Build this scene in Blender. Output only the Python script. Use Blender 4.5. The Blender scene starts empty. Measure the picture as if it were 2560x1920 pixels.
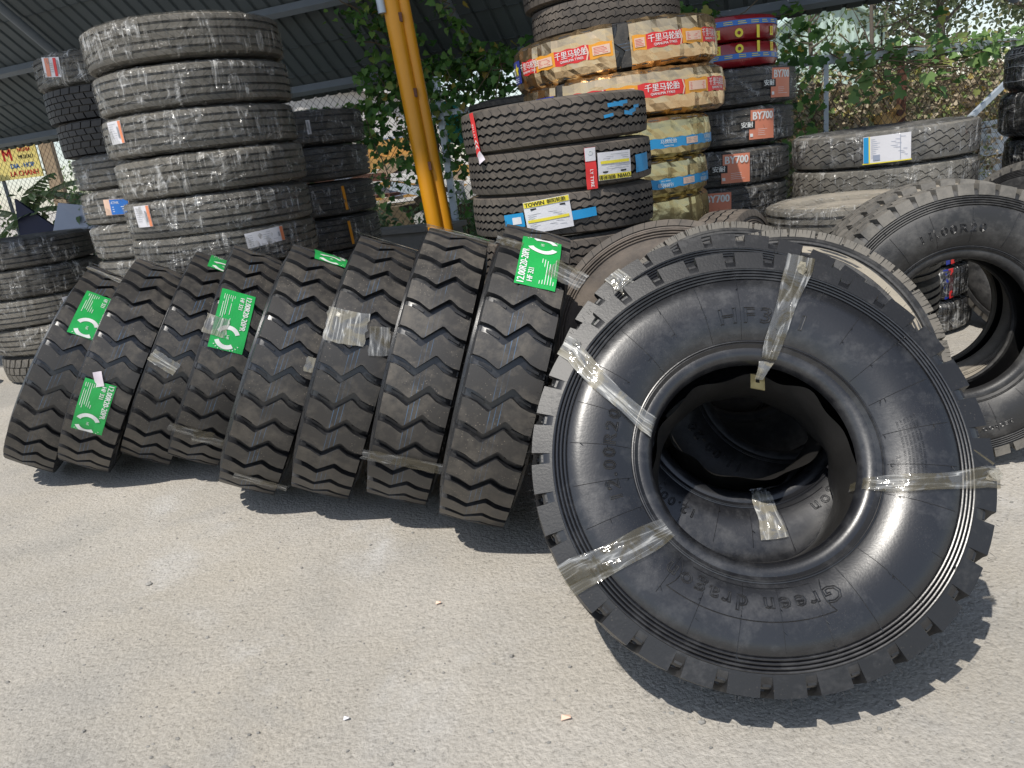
import bpy, math, random
from mathutils import Matrix, Vector
from math import pi, sin, cos, radians as rad, sqrt, atan2
random.seed(7)
S = bpy.context.scene
COL = S.collection

# ------------------------------------------------------------------ camera, sky, sun, exposure
PITCH, ROLL, CAMH = rad(17.0), rad(7.2), 1.40
F = Vector((0, cos(PITCH), -sin(PITCH))); u0 = Vector((0, sin(PITCH), cos(PITCH))); r0 = Vector((1, 0, 0))
RX = r0 * cos(ROLL) - u0 * sin(ROLL); UY = r0 * sin(ROLL) + u0 * cos(ROLL)
cd = bpy.data.cameras.new('camera'); cam = bpy.data.objects.new('camera', cd); COL.objects.link(cam)
cd.sensor_width = 36.0; cd.lens = 1923.0 / 2560.0 * 36.0; cd.clip_start = 0.05; cd.clip_end = 600
M = Matrix((RX, UY, -F)).transposed().to_4x4(); M.translation = Vector((0, 0, CAMH)); cam.matrix_world = M
S.camera = cam
SUN_AZ, SUN_EL = rad(-144.0), rad(61.0)          # azimuth clockwise from +Y
sdir = Vector((sin(SUN_AZ) * cos(SUN_EL), cos(SUN_AZ) * cos(SUN_EL), sin(SUN_EL)))
W = bpy.data.worlds.new('World'); S.world = W; W.use_nodes = True
wn = W.node_tree; wn.nodes.clear()
sky = wn.nodes.new('ShaderNodeTexSky'); sky.sky_type = 'NISHITA'; sky.sun_disc = False
sky.sun_elevation = SUN_EL; sky.sun_rotation = SUN_AZ; sky.air_density = 1.0; sky.dust_density = .4; sky.ozone_density = 1.6
bg = wn.nodes.new('ShaderNodeBackground'); bg.inputs['Strength'].default_value = 0.145
wo = wn.nodes.new('ShaderNodeOutputWorld'); hs = wn.nodes.new('ShaderNodeHueSaturation'); hs.inputs['Saturation'].default_value = .66; wn.links.new(sky.outputs[0], hs.inputs['Color']); wn.links.new(hs.outputs[0], bg.inputs[0]); wn.links.new(bg.outputs[0], wo.inputs[0])
sl = bpy.data.lights.new('sun', 'SUN'); sl.energy = 4.1; sl.angle = rad(0.53); sl.color = (1.0, 0.95, 0.87)
so = bpy.data.objects.new('sun', sl); COL.objects.link(so); so.rotation_euler = sdir.to_track_quat('Z', 'Y').to_euler(); so.location = (-4, -5, 12)
S.view_settings.view_transform = 'Standard'; S.view_settings.look = 'None'; S.view_settings.gamma = 1; S.view_settings.exposure = 0.02
S.view_settings.use_curve_mapping = False
S.render.engine = 'CYCLES'
S.cycles.max_bounces = 8; S.cycles.transparent_max_bounces = 24; S.cycles.diffuse_bounces = 3; S.cycles.glossy_bounces = 3
S.cycles.caustics_reflective = False; S.cycles.caustics_refractive = False; S.cycles.sample_clamp_indirect = 6

# ------------------------------------------------------------------ helpers
def tag(o, label=None, cat=None, group=None, kind=None):
    if label: o['label'] = label
    if cat: o['category'] = cat
    if group: o['group'] = group
    if kind: o['kind'] = kind
    return o
def mesh(name, v, f, mat, smooth=None, uv=None, mi=None):
    me = bpy.data.meshes.new(name); me.from_pydata(v, [], f)
    for m in (mat if isinstance(mat, (list, tuple)) else [mat]): me.materials.append(m)
    if uv is not None:
        ul = me.uv_layers.new(name='UVMap'); flat = []
        idx = [0] * len(me.loops); me.loops.foreach_get('vertex_index', idx)
        for i in idx: flat.extend(uv[i])
        ul.data.foreach_set('uv', flat)
    if mi is not None: me.polygons.foreach_set('material_index', mi)
    if smooth is not None:
        me.polygons.foreach_set('use_smooth', [True] * len(me.polygons))
        if smooth < 180: me.set_sharp_from_angle(angle=rad(smooth))
    me.update(); return me
def obj(name, me, parent=None, loc=None):
    o = bpy.data.objects.new(name, me); COL.objects.link(o)
    if parent: o.parent = parent
    if loc is not None: o.location = loc
    return o
def empty(name, label, cat, loc=(0, 0, 0), group=None, mat=None):
    o = bpy.data.objects.new(name, None); COL.objects.link(o); o.empty_display_size = 0.1
    if mat is not None: o.matrix_world = mat
    else: o.location = loc
    return tag(o, label, cat, group)
class MB:
    def __init__(s): s.v = []; s.f = []
    def add(s, v, f):
        b = len(s.v); s.v.extend(v); s.f.extend([tuple(i + b for i in q) for q in f])
    def box(s, c, d, R=None):
        p = [Vector((sx * d[0] / 2, sy * d[1] / 2, sz * d[2] / 2)) for sx in (-1, 1) for sy in (-1, 1) for sz in (-1, 1)]
        if R is not None: p = [R @ q for q in p]
        s.add([tuple(q + Vector(c)) for q in p], [(0, 1, 3, 2), (4, 6, 7, 5), (0, 4, 5, 1), (2, 3, 7, 6), (0, 2, 6, 4), (1, 5, 7, 3)])
    def tube(s, pts, r, n=8, cap=True):
        pts = [Vector(p) for p in pts]; rr = r if isinstance(r, (list, tuple)) else [r] * len(pts); v = []; f = []
        for i, p in enumerate(pts):
            d = (pts[min(i + 1, len(pts) - 1)] - pts[max(i - 1, 0)]).normalized()
            a = d.cross(Vector((0, 0, 1)) if abs(d.z) < .9 else Vector((1, 0, 0))).normalized(); b = d.cross(a)
            for k in range(n):
                t = 2 * pi * k / n; v.append(tuple(p + (a * cos(t) + b * sin(t)) * rr[i]))
        for i in range(len(pts) - 1):
            for k in range(n):
                f.append((i * n + k, i * n + (k + 1) % n, (i + 1) * n + (k + 1) % n, (i + 1) * n + k))
        if cap: f.append(tuple(range(n))); f.append(tuple((len(pts) - 1) * n + k for k in range(n)))
        s.add(v, f)
    def mesh(s, name, mat, smooth=None): return mesh(name, s.v, s.f, mat, smooth)

# ------------------------------------------------------------------ materials
class NT:
    def __init__(s, name):
        s.m = bpy.data.materials.new(name); s.m.use_nodes = True; s.t = s.m.node_tree; s.t.nodes.clear()
        s.out = s.n('OutputMaterial'); s.b = None
    def n(s, t, **k):
        q = s.t.nodes.new('ShaderNode' + t)
        for a, v in k.items(): setattr(q, a, v)
        return q
    def set(s, sock, v):
        if hasattr(v, 'is_output'): s.t.links.new(v, sock)
        elif v is not None:
            if isinstance(v, tuple) and len(v) == 3 and sock.type == 'RGBA': v = (*v, 1)
            sock.default_value = v
    def pri(s, color, rough=.5, metal=0., spec=.5, normal=None, coat=None, trans=None):
        b = s.n('BsdfPrincipled'); s.b = b
        s.set(b.inputs['Base Color'], color); s.set(b.inputs['Roughness'], rough); s.set(b.inputs['Metallic'], metal)
        s.set(b.inputs['Specular IOR Level'], spec)
        if normal is not None: s.set(b.inputs['Normal'], normal)
        return b.outputs[0]
    def done(s, sh): s.t.links.new(sh, s.out.inputs[0]); return s.m
    def coord(s, kind='Object', rnd=False, scale=None):
        c = s.n('TexCoord').outputs[kind]
        if rnd:
            oi = s.n('ObjectInfo'); a = s.n('VectorMath', operation='ADD'); mu = s.math('MULTIPLY', oi.outputs['Random'], 37.)
            s.t.links.new(c, a.inputs[0]); s.t.links.new(mu, a.inputs[1]); c = a.outputs[0]
        if scale:
            m = s.n('VectorMath', operation='MULTIPLY'); s.t.links.new(c, m.inputs[0]); m.inputs[1].default_value = scale; c = m.outputs[0]
        return c
    def noise(s, c, scale, detail=4, rough=.55, dist=0.):
        q = s.n('TexNoise'); s.t.links.new(c, q.inputs['Vector'])
        q.inputs['Scale'].default_value = scale; q.inputs['Detail'].default_value = detail; q.inputs['Roughness'].default_value = rough; q.inputs['Distortion'].default_value = dist
        return q.outputs[0]
    def vor(s, c, scale, feature='F1'):
        q = s.n('TexVoronoi', feature=feature); s.t.links.new(c, q.inputs['Vector']); q.inputs['Scale'].default_value = scale
        return q.outputs[0]
    def math(s, op, a, b=None, clamp=False):
        q = s.n('Math', operation=op, use_clamp=clamp); s.set(q.inputs[0], a)
        if b is not None: s.set(q.inputs[1], b)
        return q.outputs[0]
    def ramp(s, fac, stops):
        q = s.n('ValToRGB'); s.t.links.new(fac, q.inputs[0]); e = q.color_ramp.elements
        while len(e) < len(stops): e.new(.5)
        for k, (p, c) in enumerate(stops):
            e[k].position = p; e[k].color = (c, c, c, 1) if isinstance(c, (int, float)) else (*c, 1)
        return q.outputs[0]
    def mix(s, fac, a, b):
        q = s.n('Mix', data_type='RGBA'); s.set(q.inputs[0], fac); s.set(q.inputs[6], a); s.set(q.inputs[7], b); return q.outputs[2]
    def mixs(s, fac, a, b):
        q = s.n('MixShader'); s.set(q.inputs[0], fac); s.t.links.new(a, q.inputs[1]); s.t.links.new(b, q.inputs[2]); return q.outputs[0]
    def bump(s, h, strength=.3, dist=.01):
        q = s.n('Bump'); q.inputs['Strength'].default_value = strength; q.inputs['Distance'].default_value = dist; s.t.links.new(h, q.inputs['Height']); return q.outputs[0]
    def sep(s, c):
        q = s.n('SeparateXYZ'); s.t.links.new(c, q.inputs[0]); return q.outputs

def rubber(name, col, dust, amt, rough=.45, scale=5., spec=.5, lines=False, sipes=False, speck=0., fine=.12, dr=.85, spk=95.):
    t = NT(name); c = t.coord('Object', rnd=True)
    big = t.noise(c, scale, 6, .65, .6); med = t.noise(c, scale * 7, 5, .7)
    s = t.math('ADD', t.math('MULTIPLY', big, .62), t.math('MULTIPLY', med, .38))
    lo = .62 - amt * .45
    fac = t.ramp(s, [(lo, 0.), (lo + .16, .38 + amt * .25), (min(lo + .34, .98), min(1., .62 + amt * .4))])
    colr = t.mix(fac, col, dust)
    tone = t.ramp(t.noise(c, 2.3, 3), [(.35, .82), (.65, 1.18)])
    mm = t.n('Mix', data_type='RGBA', blend_type='MULTIPLY'); mm.inputs[0].default_value = 1.; t.set(mm.inputs[6], colr); t.set(mm.inputs[7], tone); colr = mm.outputs[2]
    if speck > 0:
        sp = t.ramp(t.vor(c, spk), [(.10, 1.), (.2, 0.)]); pat = t.ramp(t.noise(c, 6., 4), [(.48, 0.), (.62, 1.)])
        colr = t.mix(t.math('MULTIPLY', t.math('MULTIPLY', sp, pat), speck), colr, (.30, .26, .21))
    rg = t.math('ADD', t.math('MULTIPLY', fac, dr - rough), rough, True)
    h = t.math('ADD', t.noise(c, 170., 3), t.math('MULTIPLY', med, .35))
    if lines or sipes:
        uv = t.sep(t.n('UVMap').outputs[0])
    if lines:     # thin blue paint lines round the new tread
        acc = None
        for x0 in (-.024, -.008, .008):
            d = t.math('ABSOLUTE', t.math('SUBTRACT', uv[0], x0)); q = t.math('LESS_THAN', d, .0010)
            acc = q if acc is None else t.math('ADD', acc, q, True)
        wear = t.ramp(t.noise(c, 9., 3), [(.42, .05), (.66, .5)])
        colr = t.mix(t.math('MULTIPLY', acc, wear), colr, (.10, .27, .52))
    if sipes:
        w = t.math('FRACT', t.math('ADD', t.math('MULTIPLY', uv[1], 1. / .052), t.math('MULTIPLY', t.math('SINE', t.math('MULTIPLY', uv[0], 75.)), .35)))
        q = t.math('LESS_THAN', t.math('ABSOLUTE', t.math('SUBTRACT', w, .5)), .03)
        colr = t.mix(t.math('MULTIPLY', q, .9), colr, (.008, .008, .008)); h = t.math('SUBTRACT', h, t.math('MULTIPLY', q, 2.5))
    return t.done(t.pri(colr, rg, 0, spec, t.bump(h, fine, .004)))

DUSTW = (.20, .175, .145)
MAT = {}
MAT['new_side'] = rubber('new_black_rubber', (.0115, .012, .0145), (.085, .086, .090), .27, .33, 4., .8, fine=.06, dr=.60, speck=.22, spk=230.)
MAT['new_side_tread'] = rubber('new_black_tread', (.013, .0135, .0155), (.085, .085, .088), .22, .46, 5., .6, lines=False, speck=.15)
MAT['groove'] = rubber('groove_rubber', (.014, .015, .018), (.06, .058, .055), .15, .5, 5., .4)
MAT['new_tread'] = rubber('new_tread_rubber', (.046, .043, .0405), (.18, .158, .13), .33, .46, 4., .5, lines=True, speck=.8)
MAT['old_side'] = rubber('dusty_black_rubber', (.05, .05, .05), (.19, .18, .165), .5, .55, 4., .4)
MAT['grey_side'] = rubber('grey_black_rubber', (.026, .026, .027), (.15, .145, .138), .36, .45, 4., .5)
MAT['brown_side'] = rubber('brown_dusty_rubber', (.075, .065, .058), (.23, .19, .155), .62, .6, 4., .35)
MAT['cream_side'] = rubber('pale_dust_rubber', (.15, .14, .125), (.36, .32, .26), .75, .7, 3., .3)
MAT['wavy_tread'] = rubber('brown_grey_tread', (.080, .069, .060), (.20, .168, .138), .5, .6, 5., .35, sipes=True)
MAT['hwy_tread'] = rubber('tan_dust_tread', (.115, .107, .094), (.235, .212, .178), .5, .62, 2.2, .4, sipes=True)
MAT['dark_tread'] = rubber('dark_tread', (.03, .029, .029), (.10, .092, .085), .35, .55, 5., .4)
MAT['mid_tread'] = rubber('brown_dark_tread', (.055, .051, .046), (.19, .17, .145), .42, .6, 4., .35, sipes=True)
MAT['grey_tread'] = rubber('grey_dust_tread', (.085, .082, .076), (.27, .25, .22), .55, .65, 5., .35)
MAT['inner'] = rubber('inner_liner', (.012, .012, .013), (.05, .048, .045), .2, .5, 5., .4)

def simple(name, col, rough=.5, metal=0., spec=.5, var=.12, scale=8., bumpk=0.05, both=None):
    t = NT(name); c = t.coord('Object', rnd=True); n = t.noise(c, scale, 5, .6)
    a = tuple(max(0, x * (1 - var)) for x in col); b = tuple(min(1, x * (1 + var)) for x in col)
    return t.done(t.pri(t.mix(n, a, b), t.math('ADD', t.math('MULTIPLY', n, .15), rough - .07), metal, spec, t.bump(t.noise(c, scale * 9, 3), bumpk, .004)))
MAT['green_label'] = simple('green_label_paper', (.025, .42, .095), .34, 0, .5, .12, 14., .25)
MAT['white_print'] = simple('white_print', (.80, .82, .80), .5, 0, .4, .05)
MAT['paper'] = simple('white_paper_label', (.74, .73, .76), .5, 0, .4, .08, 12., .2)
MAT['paper_back'] = simple('label_backing', (.80, .72, .78), .5, 0, .4, .06)
MAT['red_print'] = simple('red_print', (.72, .035, .035), .4, 0, .5, .08)
MAT['orange_print'] = simple('orange_print', (.80, .27, .13), .4, 0, .5, .08)
MAT['salmon_print'] = simple('salmon_print', (.72, .25, .15), .45, 0, .5, .1)
MAT['yellow_print'] = simple('yellow_print', (.83, .70, .06), .45, 0, .4, .06)
MAT['amber_print'] = simple('amber_print', (.85, .36, .03), .4, 0, .5, .06)
MAT['blue_print'] = simple('blue_print', (.02, .16, .55), .4, 0, .5, .1)
MAT['cyan_print'] = simple('cyan_print', (.02, .30, .62), .35, 0, .5, .12)
MAT['navy_print'] = simple('navy_print', (.03, .05, .33), .35, 0, .5, .1)
MAT['black_print'] = simple('black_print', (.015, .015, .015), .5)
MAT['grey_print'] = simple('grey_print', (.34, .35, .38), .5)
MAT['peach_print'] = simple('peach_print', (.80, .55, .42), .5)
MAT['yellow_paint'] = simple('yellow_post_paint', (.72, .31, .012), .38, 0, .5, .08, 5.)
MAT['roof_metal'] = simple('grey_roof_sheet', (.10, .116, .122), .55, .2, .5, .12, 3.)
MAT['steel'] = simple('painted_steel', (.19, .21, .23), .5, .2, .5, .15, 6.)
MAT['galv'] = simple('galvanised_steel', (.45, .50, .55), .45, .35, .5, .15, 10.)
MAT['rust'] = simple('rusty_steel', (.14, .065, .045), .8, 0, .3, .3, 14., .3)
MAT['wire'] = simple('dark_wire', (.035, .035, .032), .6, .2)
MAT['concrete'] = simple('dark_concrete', (.22, .21, .19), .85, 0, .3, .25, 7., .3)
MAT['brass'] = simple('brass_plate', (.45, .40, .22), .35, .85, .5, .15, 20.)
MAT['mint'] = simple('mint_sheet', (.52, .66, .60), .55, 0, .4, .08, 2.)
MAT['white_wall'] = simple('white_wall', (.55, .54, .52), .7, 0, .3, .1, 2.)
MAT['machine_yellow'] = simple('machine_yellow', (.50, .29, .09), .5, 0, .5, .2, 4.)
MAT['cyan_tarp'] = simple('cyan_tarp', (.08, .58, .60), .5, 0, .4, .15, 5., .3)
MAT['navy_tarp'] = simple('navy_tarp', (.008, .012, .045), .55, 0, .4, .2, 5., .3)
MAT['greyblue'] = simple('grey_blue_sheet', (.33, .37, .47), .5, 0, .4, .1, 5., .2)
MAT['wood'] = simple('old_wood', (.40, .30, .20), .8, 0, .3, .25, 9., .3)
MAT['bark'] = simple('bark', (.13, .11, .09), .9, 0, .2, .3, 12., .5)
MAT['sign'] = simple('sign_yellow', (.80, .66, .22), .5, 0, .4, .06)
MAT['white_pipe'] = simple('white_pipe', (.72, .72, .70), .5)
MAT['stem'] = simple('dry_stem', (.16, .12, .08), .9, 0, .2, .3, 20.)
MAT['flap'] = simple('flap_rubber', (.022, .021, .020), .38, 0, .55, .25, 14., .12)

def leafmat(name, stops, trans=.35, rough=.5):
    t = NT(name); g = t.n('NewGeometry'); oi = t.n('ObjectInfo')
    r = t.math('FRACT', t.math('ADD', g.outputs['Random Per Island'], oi.outputs['Random']))
    c = t.ramp(r, stops); p = t.pri(c, rough, 0, .4)
    tr = t.n('BsdfTranslucent'); t.set(tr.inputs[0], c)
    return t.done(t.mixs(trans, p, tr.outputs[0]))
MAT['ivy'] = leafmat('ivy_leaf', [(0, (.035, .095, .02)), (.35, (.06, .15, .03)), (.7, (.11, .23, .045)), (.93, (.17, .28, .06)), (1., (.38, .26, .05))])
MAT['ivy_lit'] = leafmat('sunlit_ivy_leaf', [(0, (.09, .18, .05)), (.5, (.15, .27, .08)), (.85, (.22, .35, .11)), (1., (.38, .30, .08))])  # lit copy of the ivy: sunlight on the leaves is put into the colour
MAT['dry_leaf'] = leafmat('dry_brush_leaf', [(0, (.19, .135, .085)), (.2, (.40, .32, .22)), (.5, (.58, .50, .37)), (.66, (.26, .29, .13)), (.86, (.22, .32, .11)), (1., (.62, .44, .15))], .25, .7)
MAT['tree_leaf'] = leafmat('tree_leaf', [(0, (.045, .07, .03)), (.4, (.095, .13, .06)), (.75, (.16, .20, .10)), (1., (.28, .27, .15))])
MAT['bush_leaf'] = leafmat('bush_leaf', [(0, (.05, .10, .03)), (.5, (.14, .23, .08)), (1., (.33, .40, .22))])
MAT['banana'] = leafmat('banana_leaf', [(0, (.16, .26, .09)), (.5, (.28, .38, .17)), (1., (.42, .48, .30))], .3, .35)

def film(name, opac, tint, rough=.16, stretch=1., amt=1., white=.50):
    t = NT(name); uv = t.n('UVMap').outputs[0]
    oi = t.n('ObjectInfo'); ad = t.n('VectorMath', operation='ADD'); t.t.links.new(uv, ad.inputs[0]); t.t.links.new(t.math('MULTIPLY', oi.outputs['Random'], 53.), ad.inputs[1]); uv = ad.outputs[0]
    def sc(a, b, rot=0.):
        m = t.n('Mapping'); t.t.links.new(uv, m.inputs[0]); m.inputs['Scale'].default_value = (a, b, 1); m.inputs['Rotation'].default_value = (0, 0, rot); return m.outputs[0]
    def ridge(n, w, top=1.):
        q = t.math('ABSOLUTE', t.math('SUBTRACT', n, .5)); return t.ramp(q, [(.0, top * .9), (w * .5, top * .3), (w * 1.6, 0.)])
    w1 = t.noise(sc(15, 2.2 * stretch, .22), 1., 1.5, .4, .6); w2 = t.noise(sc(21, 3.0, -.55), 1., 1.5, .4, .8); w3 = t.noise(sc(5, 9, .9), 1., 2, .45, 1.2); cl = t.noise(sc(4.2, 6), 1., 5, .6, .8); c2 = t.noise(sc(3.1, 5, .7), 1., 5, .6, 1.2)
    z1 = t.ramp(cl, [(.45, .0), (.60, 1.)]); z2 = t.ramp(c2, [(.47, .0), (.60, 1.)])
    st = t.math('ADD', t.math('MULTIPLY', ridge(w1, .045), z1), t.math('ADD', t.math('MULTIPLY', ridge(w2, .035, .9), z2), t.math('MULTIPLY', ridge(w3, .03, .9), z1)), True)
    cloud = t.math('MULTIPLY', t.ramp(t.noise(sc(6, 4, .4), 1., 6, .65, 1.2), [(.46, 0.), (.66, 1.)]), z2)
    fac = t.math('ADD', t.math('ADD', opac, t.math('MULTIPLY', st, .50 * amt)), t.math('MULTIPLY', cloud, .26 * amt), True)
    h = t.math('ADD', t.math('ADD', w1, t.math('MULTIPLY', w2, .7)), t.math('ADD', t.math('MULTIPLY', w3, .8), t.math('MULTIPLY', cl, .9)))
    col = t.mix(st, tint, (white, white * .985, white * .95))  # wrinkle glints and pale sky sheen painted into the film colour
    p = t.pri(col, rough, 0, 1., t.bump(h, 1., .05)); tr = t.n('BsdfTransparent'); tr.inputs[0].default_value = (.97, .97, .96, 1)
    return t.done(t.mixs(fac, tr.outputs[0], p))
MAT['film'] = film('stretch_film', .10, (.37, .365, .35), .13, 1., 1.1, .66)
MAT['film_dusty'] = film('dusty_stretch_film', .12, (.38, .36, .32), .18, 1., 1.1, .62)
MAT['film_clear'] = film('clear_stretch_film', .08, (.27, .28, .30), .10, 1., 1., .6)
MAT['film_black'] = film('black_stretch_film', .72, (.03, .03, .032), .2, .15, .5, .5)

def tapemat(name, base, opac, light=(.62, .62, .60)):
    t = NT(name); uv = t.n('UVMap').outputs[0]
    oi = t.n('ObjectInfo'); ad = t.n('VectorMath', operation='ADD'); t.t.links.new(uv, ad.inputs[0]); t.t.links.new(t.math('MULTIPLY', oi.outputs['Random'], 29.), ad.inputs[1]); uv = ad.outputs[0]
    m = t.n('Mapping'); t.t.links.new(uv, m.inputs[0]); m.inputs['Scale'].default_value = (4, 48, 1)
    a = t.noise(m.outputs[0], 1., 2, .45, .5); b = t.noise(uv, 11., 5, .6, .8)
    rd = t.math('ABSOLUTE', t.math('SUBTRACT', a, .5)); st = t.math('MULTIPLY', t.ramp(rd, [(0., 1.), (.03, .25), (.09, 0.)]), t.ramp(b, [(.38, .15), (.6, 1.)]))
    patch = t.ramp(b, [(.46, 0.), (.54, 1.)])
    col = t.mix(st, t.mix(patch, base, (.33, .34, .35)), light)
    fac = t.math('ADD', t.math('ADD', opac, t.math('MULTIPLY', st, .45)), t.math('MULTIPLY', t.math('SUBTRACT', 1., patch), .10), True)
    p = t.pri(col, .09, 0, 1., t.bump(t.math('ADD', a, t.math('MULTIPLY', b, .6)), .45, .012)); tr = t.n('BsdfTransparent'); tr.inputs[0].default_value = (.95, .93, .88, 1)
    return t.done(t.mixs(fac, tr.outputs[0], p))
MAT['tape'] = tapemat('packing_tape', (.17, .15, .10), .24)
MAT['tape_white'] = tapemat('crumpled_tape', (.42, .39, .31), .40, (.85, .84, .78))

def foilmat(name, c1, c2, rough=.20):
    t = NT(name); c = t.coord('Object', rnd=True); n = t.noise(c, 5., 3, .5, .6); f = t.noise(c, 16., 3, .5, 1.)
    h = t.math('ADD', t.math('MULTIPLY', n, 1.6), t.math('MULTIPLY', f, .7))
    return t.done(t.pri(t.mix(n, c1, c2), t.math('ADD', t.math('MULTIPLY', f, .18), rough), 1., .6, t.bump(h, .22, .016)))
MAT['foil'] = foilmat('gold_foil', (.80, .52, .26), (.76, .60, .40))
MAT['foil_olive'] = foilmat('olive_gold_foil', (.56, .45, .20), (.62, .53, .32))

# ------------------------------------------------------------------ ground
def ground_material():
    t = NT('dusty_concrete_ground'); c = t.coord('Object')
    big = t.noise(c, .9, 6, .62, .4); mid = t.noise(c, 3.1, 6, .65, .3); fin = t.noise(c, 45., 5, .7); gr = t.vor(c, 120.)
    base = t.ramp(big, [(.34, (.365, .348, .318)), (.5, (.440, .414, .372)), (.66, (.505, .472, .420))])
    warm = t.ramp(t.noise(c, 1.4, 4), [(.42, 0.), (.66, .6)]); base = t.mix(warm, base, (.45, .41, .345))
    chalk = t.math('MULTIPLY', t.ramp(t.noise(c, 1.15, 6, .6, .9), [(.54, 0.), (.72, 1.)]), t.ramp(mid, [(.38, 0.), (.6, 1.)])); base = t.mix(t.math('MULTIPLY', chalk, .6), base, (.58, .575, .565))
    dark = t.ramp(t.noise(c, 2.0, 5, .65, .5), [(.56, 0.), (.72, .5)]); base = t.mix(dark, base, (.33, .325, .315))
    g2 = t.noise(c, 105., 4, .7); g3 = t.vor(c, 75.)
    sp = t.ramp(t.math('ADD', t.math('MULTIPLY', fin, .5), t.math('MULTIPLY', g2, .5)), [(.36, .50), (.45, .95), (.55, 1.08), (.66, 1.30)])
    mm = t.n('Mix', data_type='RGBA', blend_type='MULTIPLY'); mm.inputs[0].default_value = .9; t.set(mm.inputs[6], base); t.set(mm.inputs[7], sp)
    pits = t.ramp(t.math('ADD', gr, t.math('MULTIPLY', t.noise(c, 6., 4), .55)), [(.27, 1.), (.37, 0.)])
    col = t.mix(t.math('MULTIPLY', pits, .5), mm.outputs[2], (.15, .145, .135))
    h = t.math('ADD', t.math('ADD', t.math('MULTIPLY', fin, 1.1), t.math('MULTIPLY', mid, 1.5)), t.math('ADD', t.math('MULTIPLY', g2, 1.0), t.math('MULTIPLY', t.math('SUBTRACT', 1., g3), .55)))
    return t.done(t.pri(col, .88, 0, .25, t.bump(h, .50, .015)))
gv = []; gf = []
def gz(x, y):
    return 0.0
n = 60; ext = 260.
xs = [-ext, -60, -20] + [-10 + i * .5 for i in range(41)] + [20, 60, ext]
ys = [-40, -12, -4] + [-2 + i * .5 for i in range(41)] + [26, 60, ext]
for y in ys:
    for x in xs: gv.append((x, y, gz(x, y)))
nx = len(xs)
for j in range(len(ys) - 1):
    for i in range(nx - 1): gf.append((j * nx + i, j * nx + i + 1, (j + 1) * nx + i + 1, (j + 1) * nx + i))
tag(obj('ground', mesh('ground', gv, gf, ground_material())), kind='structure')
# pebbles and grit: nobody could count them
def stone(mb, c, r, k):
    v = []; 
    for a in range(3):
        for b in range(5):
            th = pi * (a + .6) / 3.2; ph = 2 * pi * b / 5 + k
            q = r * random.uniform(.7, 1.2); v.append((c[0] + q * sin(th) * cos(ph) * 1.2, c[1] + q * sin(th) * sin(ph), c[2] + q * cos(th) * .7))
    f = [(a * 5 + b, a * 5 + (b + 1) % 5, (a + 1) * 5 + (b + 1) % 5, (a + 1) * 5 + b) for a in range(2) for b in range(5)]
    f += [tuple(range(5)), tuple(range(10, 15))]; mb.add(v, f)
MAT['stone'] = simple('pebble', (.30, .29, .27), .9, 0, .2, .45, 30.)
mb = MB()
for i in range(3000):
    d = .95 + 6.5 * random.random() ** 2; x = random.uniform(-1.0, 1.0) * (d * .8 + .3)
    r = random.choice([.0018, .002, .0025, .003, .003, .004, .0055]) * random.uniform(.7, 1.2)
    stone(mb, (x, d, r * .3), r, i)
for (x, y, r) in [(-.55, 1.18, .017), (-.92, 1.34, .012), (-1.0, 1.62, .012), (-.72, 1.42, .009), (-.2, 1.12, .010), (.45, 1.3, .010), (.36, 1.55, .009), (-1.45, 2.6, .012), (-.1, 1.9, .008), (1.15, 1.25, .009)]: stone(mb, (x, y, r * .4), r, x)
tag(obj('gravel', mb.mesh('gravel', MAT['stone'], 60)), kind='stuff')

# ------------------------------------------------------------------ tyre geometry
def profile(R, Wt, Ws, rb, ribs=4, depth=.019):
    """half profile on the +z side from tread centre to bead toe, then the inner liner back to the centre"""
    H = R - rb; k = H / .3085; hs = Ws / 2
    p = [(R - depth, 0.), (R - depth - .001, Wt * .30), (R - depth - .004, Wt * .46), (R - .034 * k, Wt / 2 + .002), (R - .052 * k, Wt / 2 + .008)]
    r = R - .054 * k; z1 = Wt / 2 + .009; z2 = min(hs - .004, z1 + .010)
    if ribs:
        st = .038 * k / ribs
        for i in range(ribs):
            zz = z1 + (z2 - z1) * i / ribs
            p += [(r - st * .12, zz - .003), (r - st * .30, zz + .002), (r - st * .55, zz + .0032), (r - st * .80, zz + .002), (r - st * .95, zz - .0025)]; r -= st
    else: r -= .038 * k
    p += [(r - .004, z2), (r - .035 * k, hs - .0015), (r - .062 * k, hs), (r - .09 * k, hs - .001), (r - .118 * k, hs - .007), (r - .140 * k, hs - .017), (rb + .058 * k, hs - .027), (rb + .053 * k, hs - .031),
          (rb + .0525 * k, hs - .029), (rb + .050 * k, hs - .0285), (rb + .0475 * k, hs - .0325), (rb + .045 * k, hs - .0315), (rb + .0425 * k, hs - .034), (rb + .036 * k, hs - .040), (rb + .028 * k, hs - .039),
          (rb + .016 * k, hs - .042), (rb + .006 * k, hs - .050), (rb, hs - .062), (rb - .001, hs - .074), (rb + .004, hs - .081), (rb + .018 * k, hs - .076)]
    p += [(rb + .07 * k, hs - .045), (rb + .13 * k, hs - .024), (rb + .20 * k, hs - .024), (rb + .25 * k, hs - .035), (R - .034, Wt * .30), (R - .030, 0.)]
    return p
def prof_z(prof, r):
    """outer sidewall height z at radius r (nearest bead-side part of the profile)"""
    best = None
    for (r1, z1), (r2, z2) in zip(prof[3:-7], prof[4:-6]):
        if min(r1, r2) - 1e-6 <= r <= max(r1, r2) + 1e-6 and abs(r1 - r2) > 1e-6:
            z = z1 + (z2 - z1) * (r - r1) / (r2 - r1); best = z if best is None else max(best, z)
    return best if best is not None else prof[-8][1]
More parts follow.
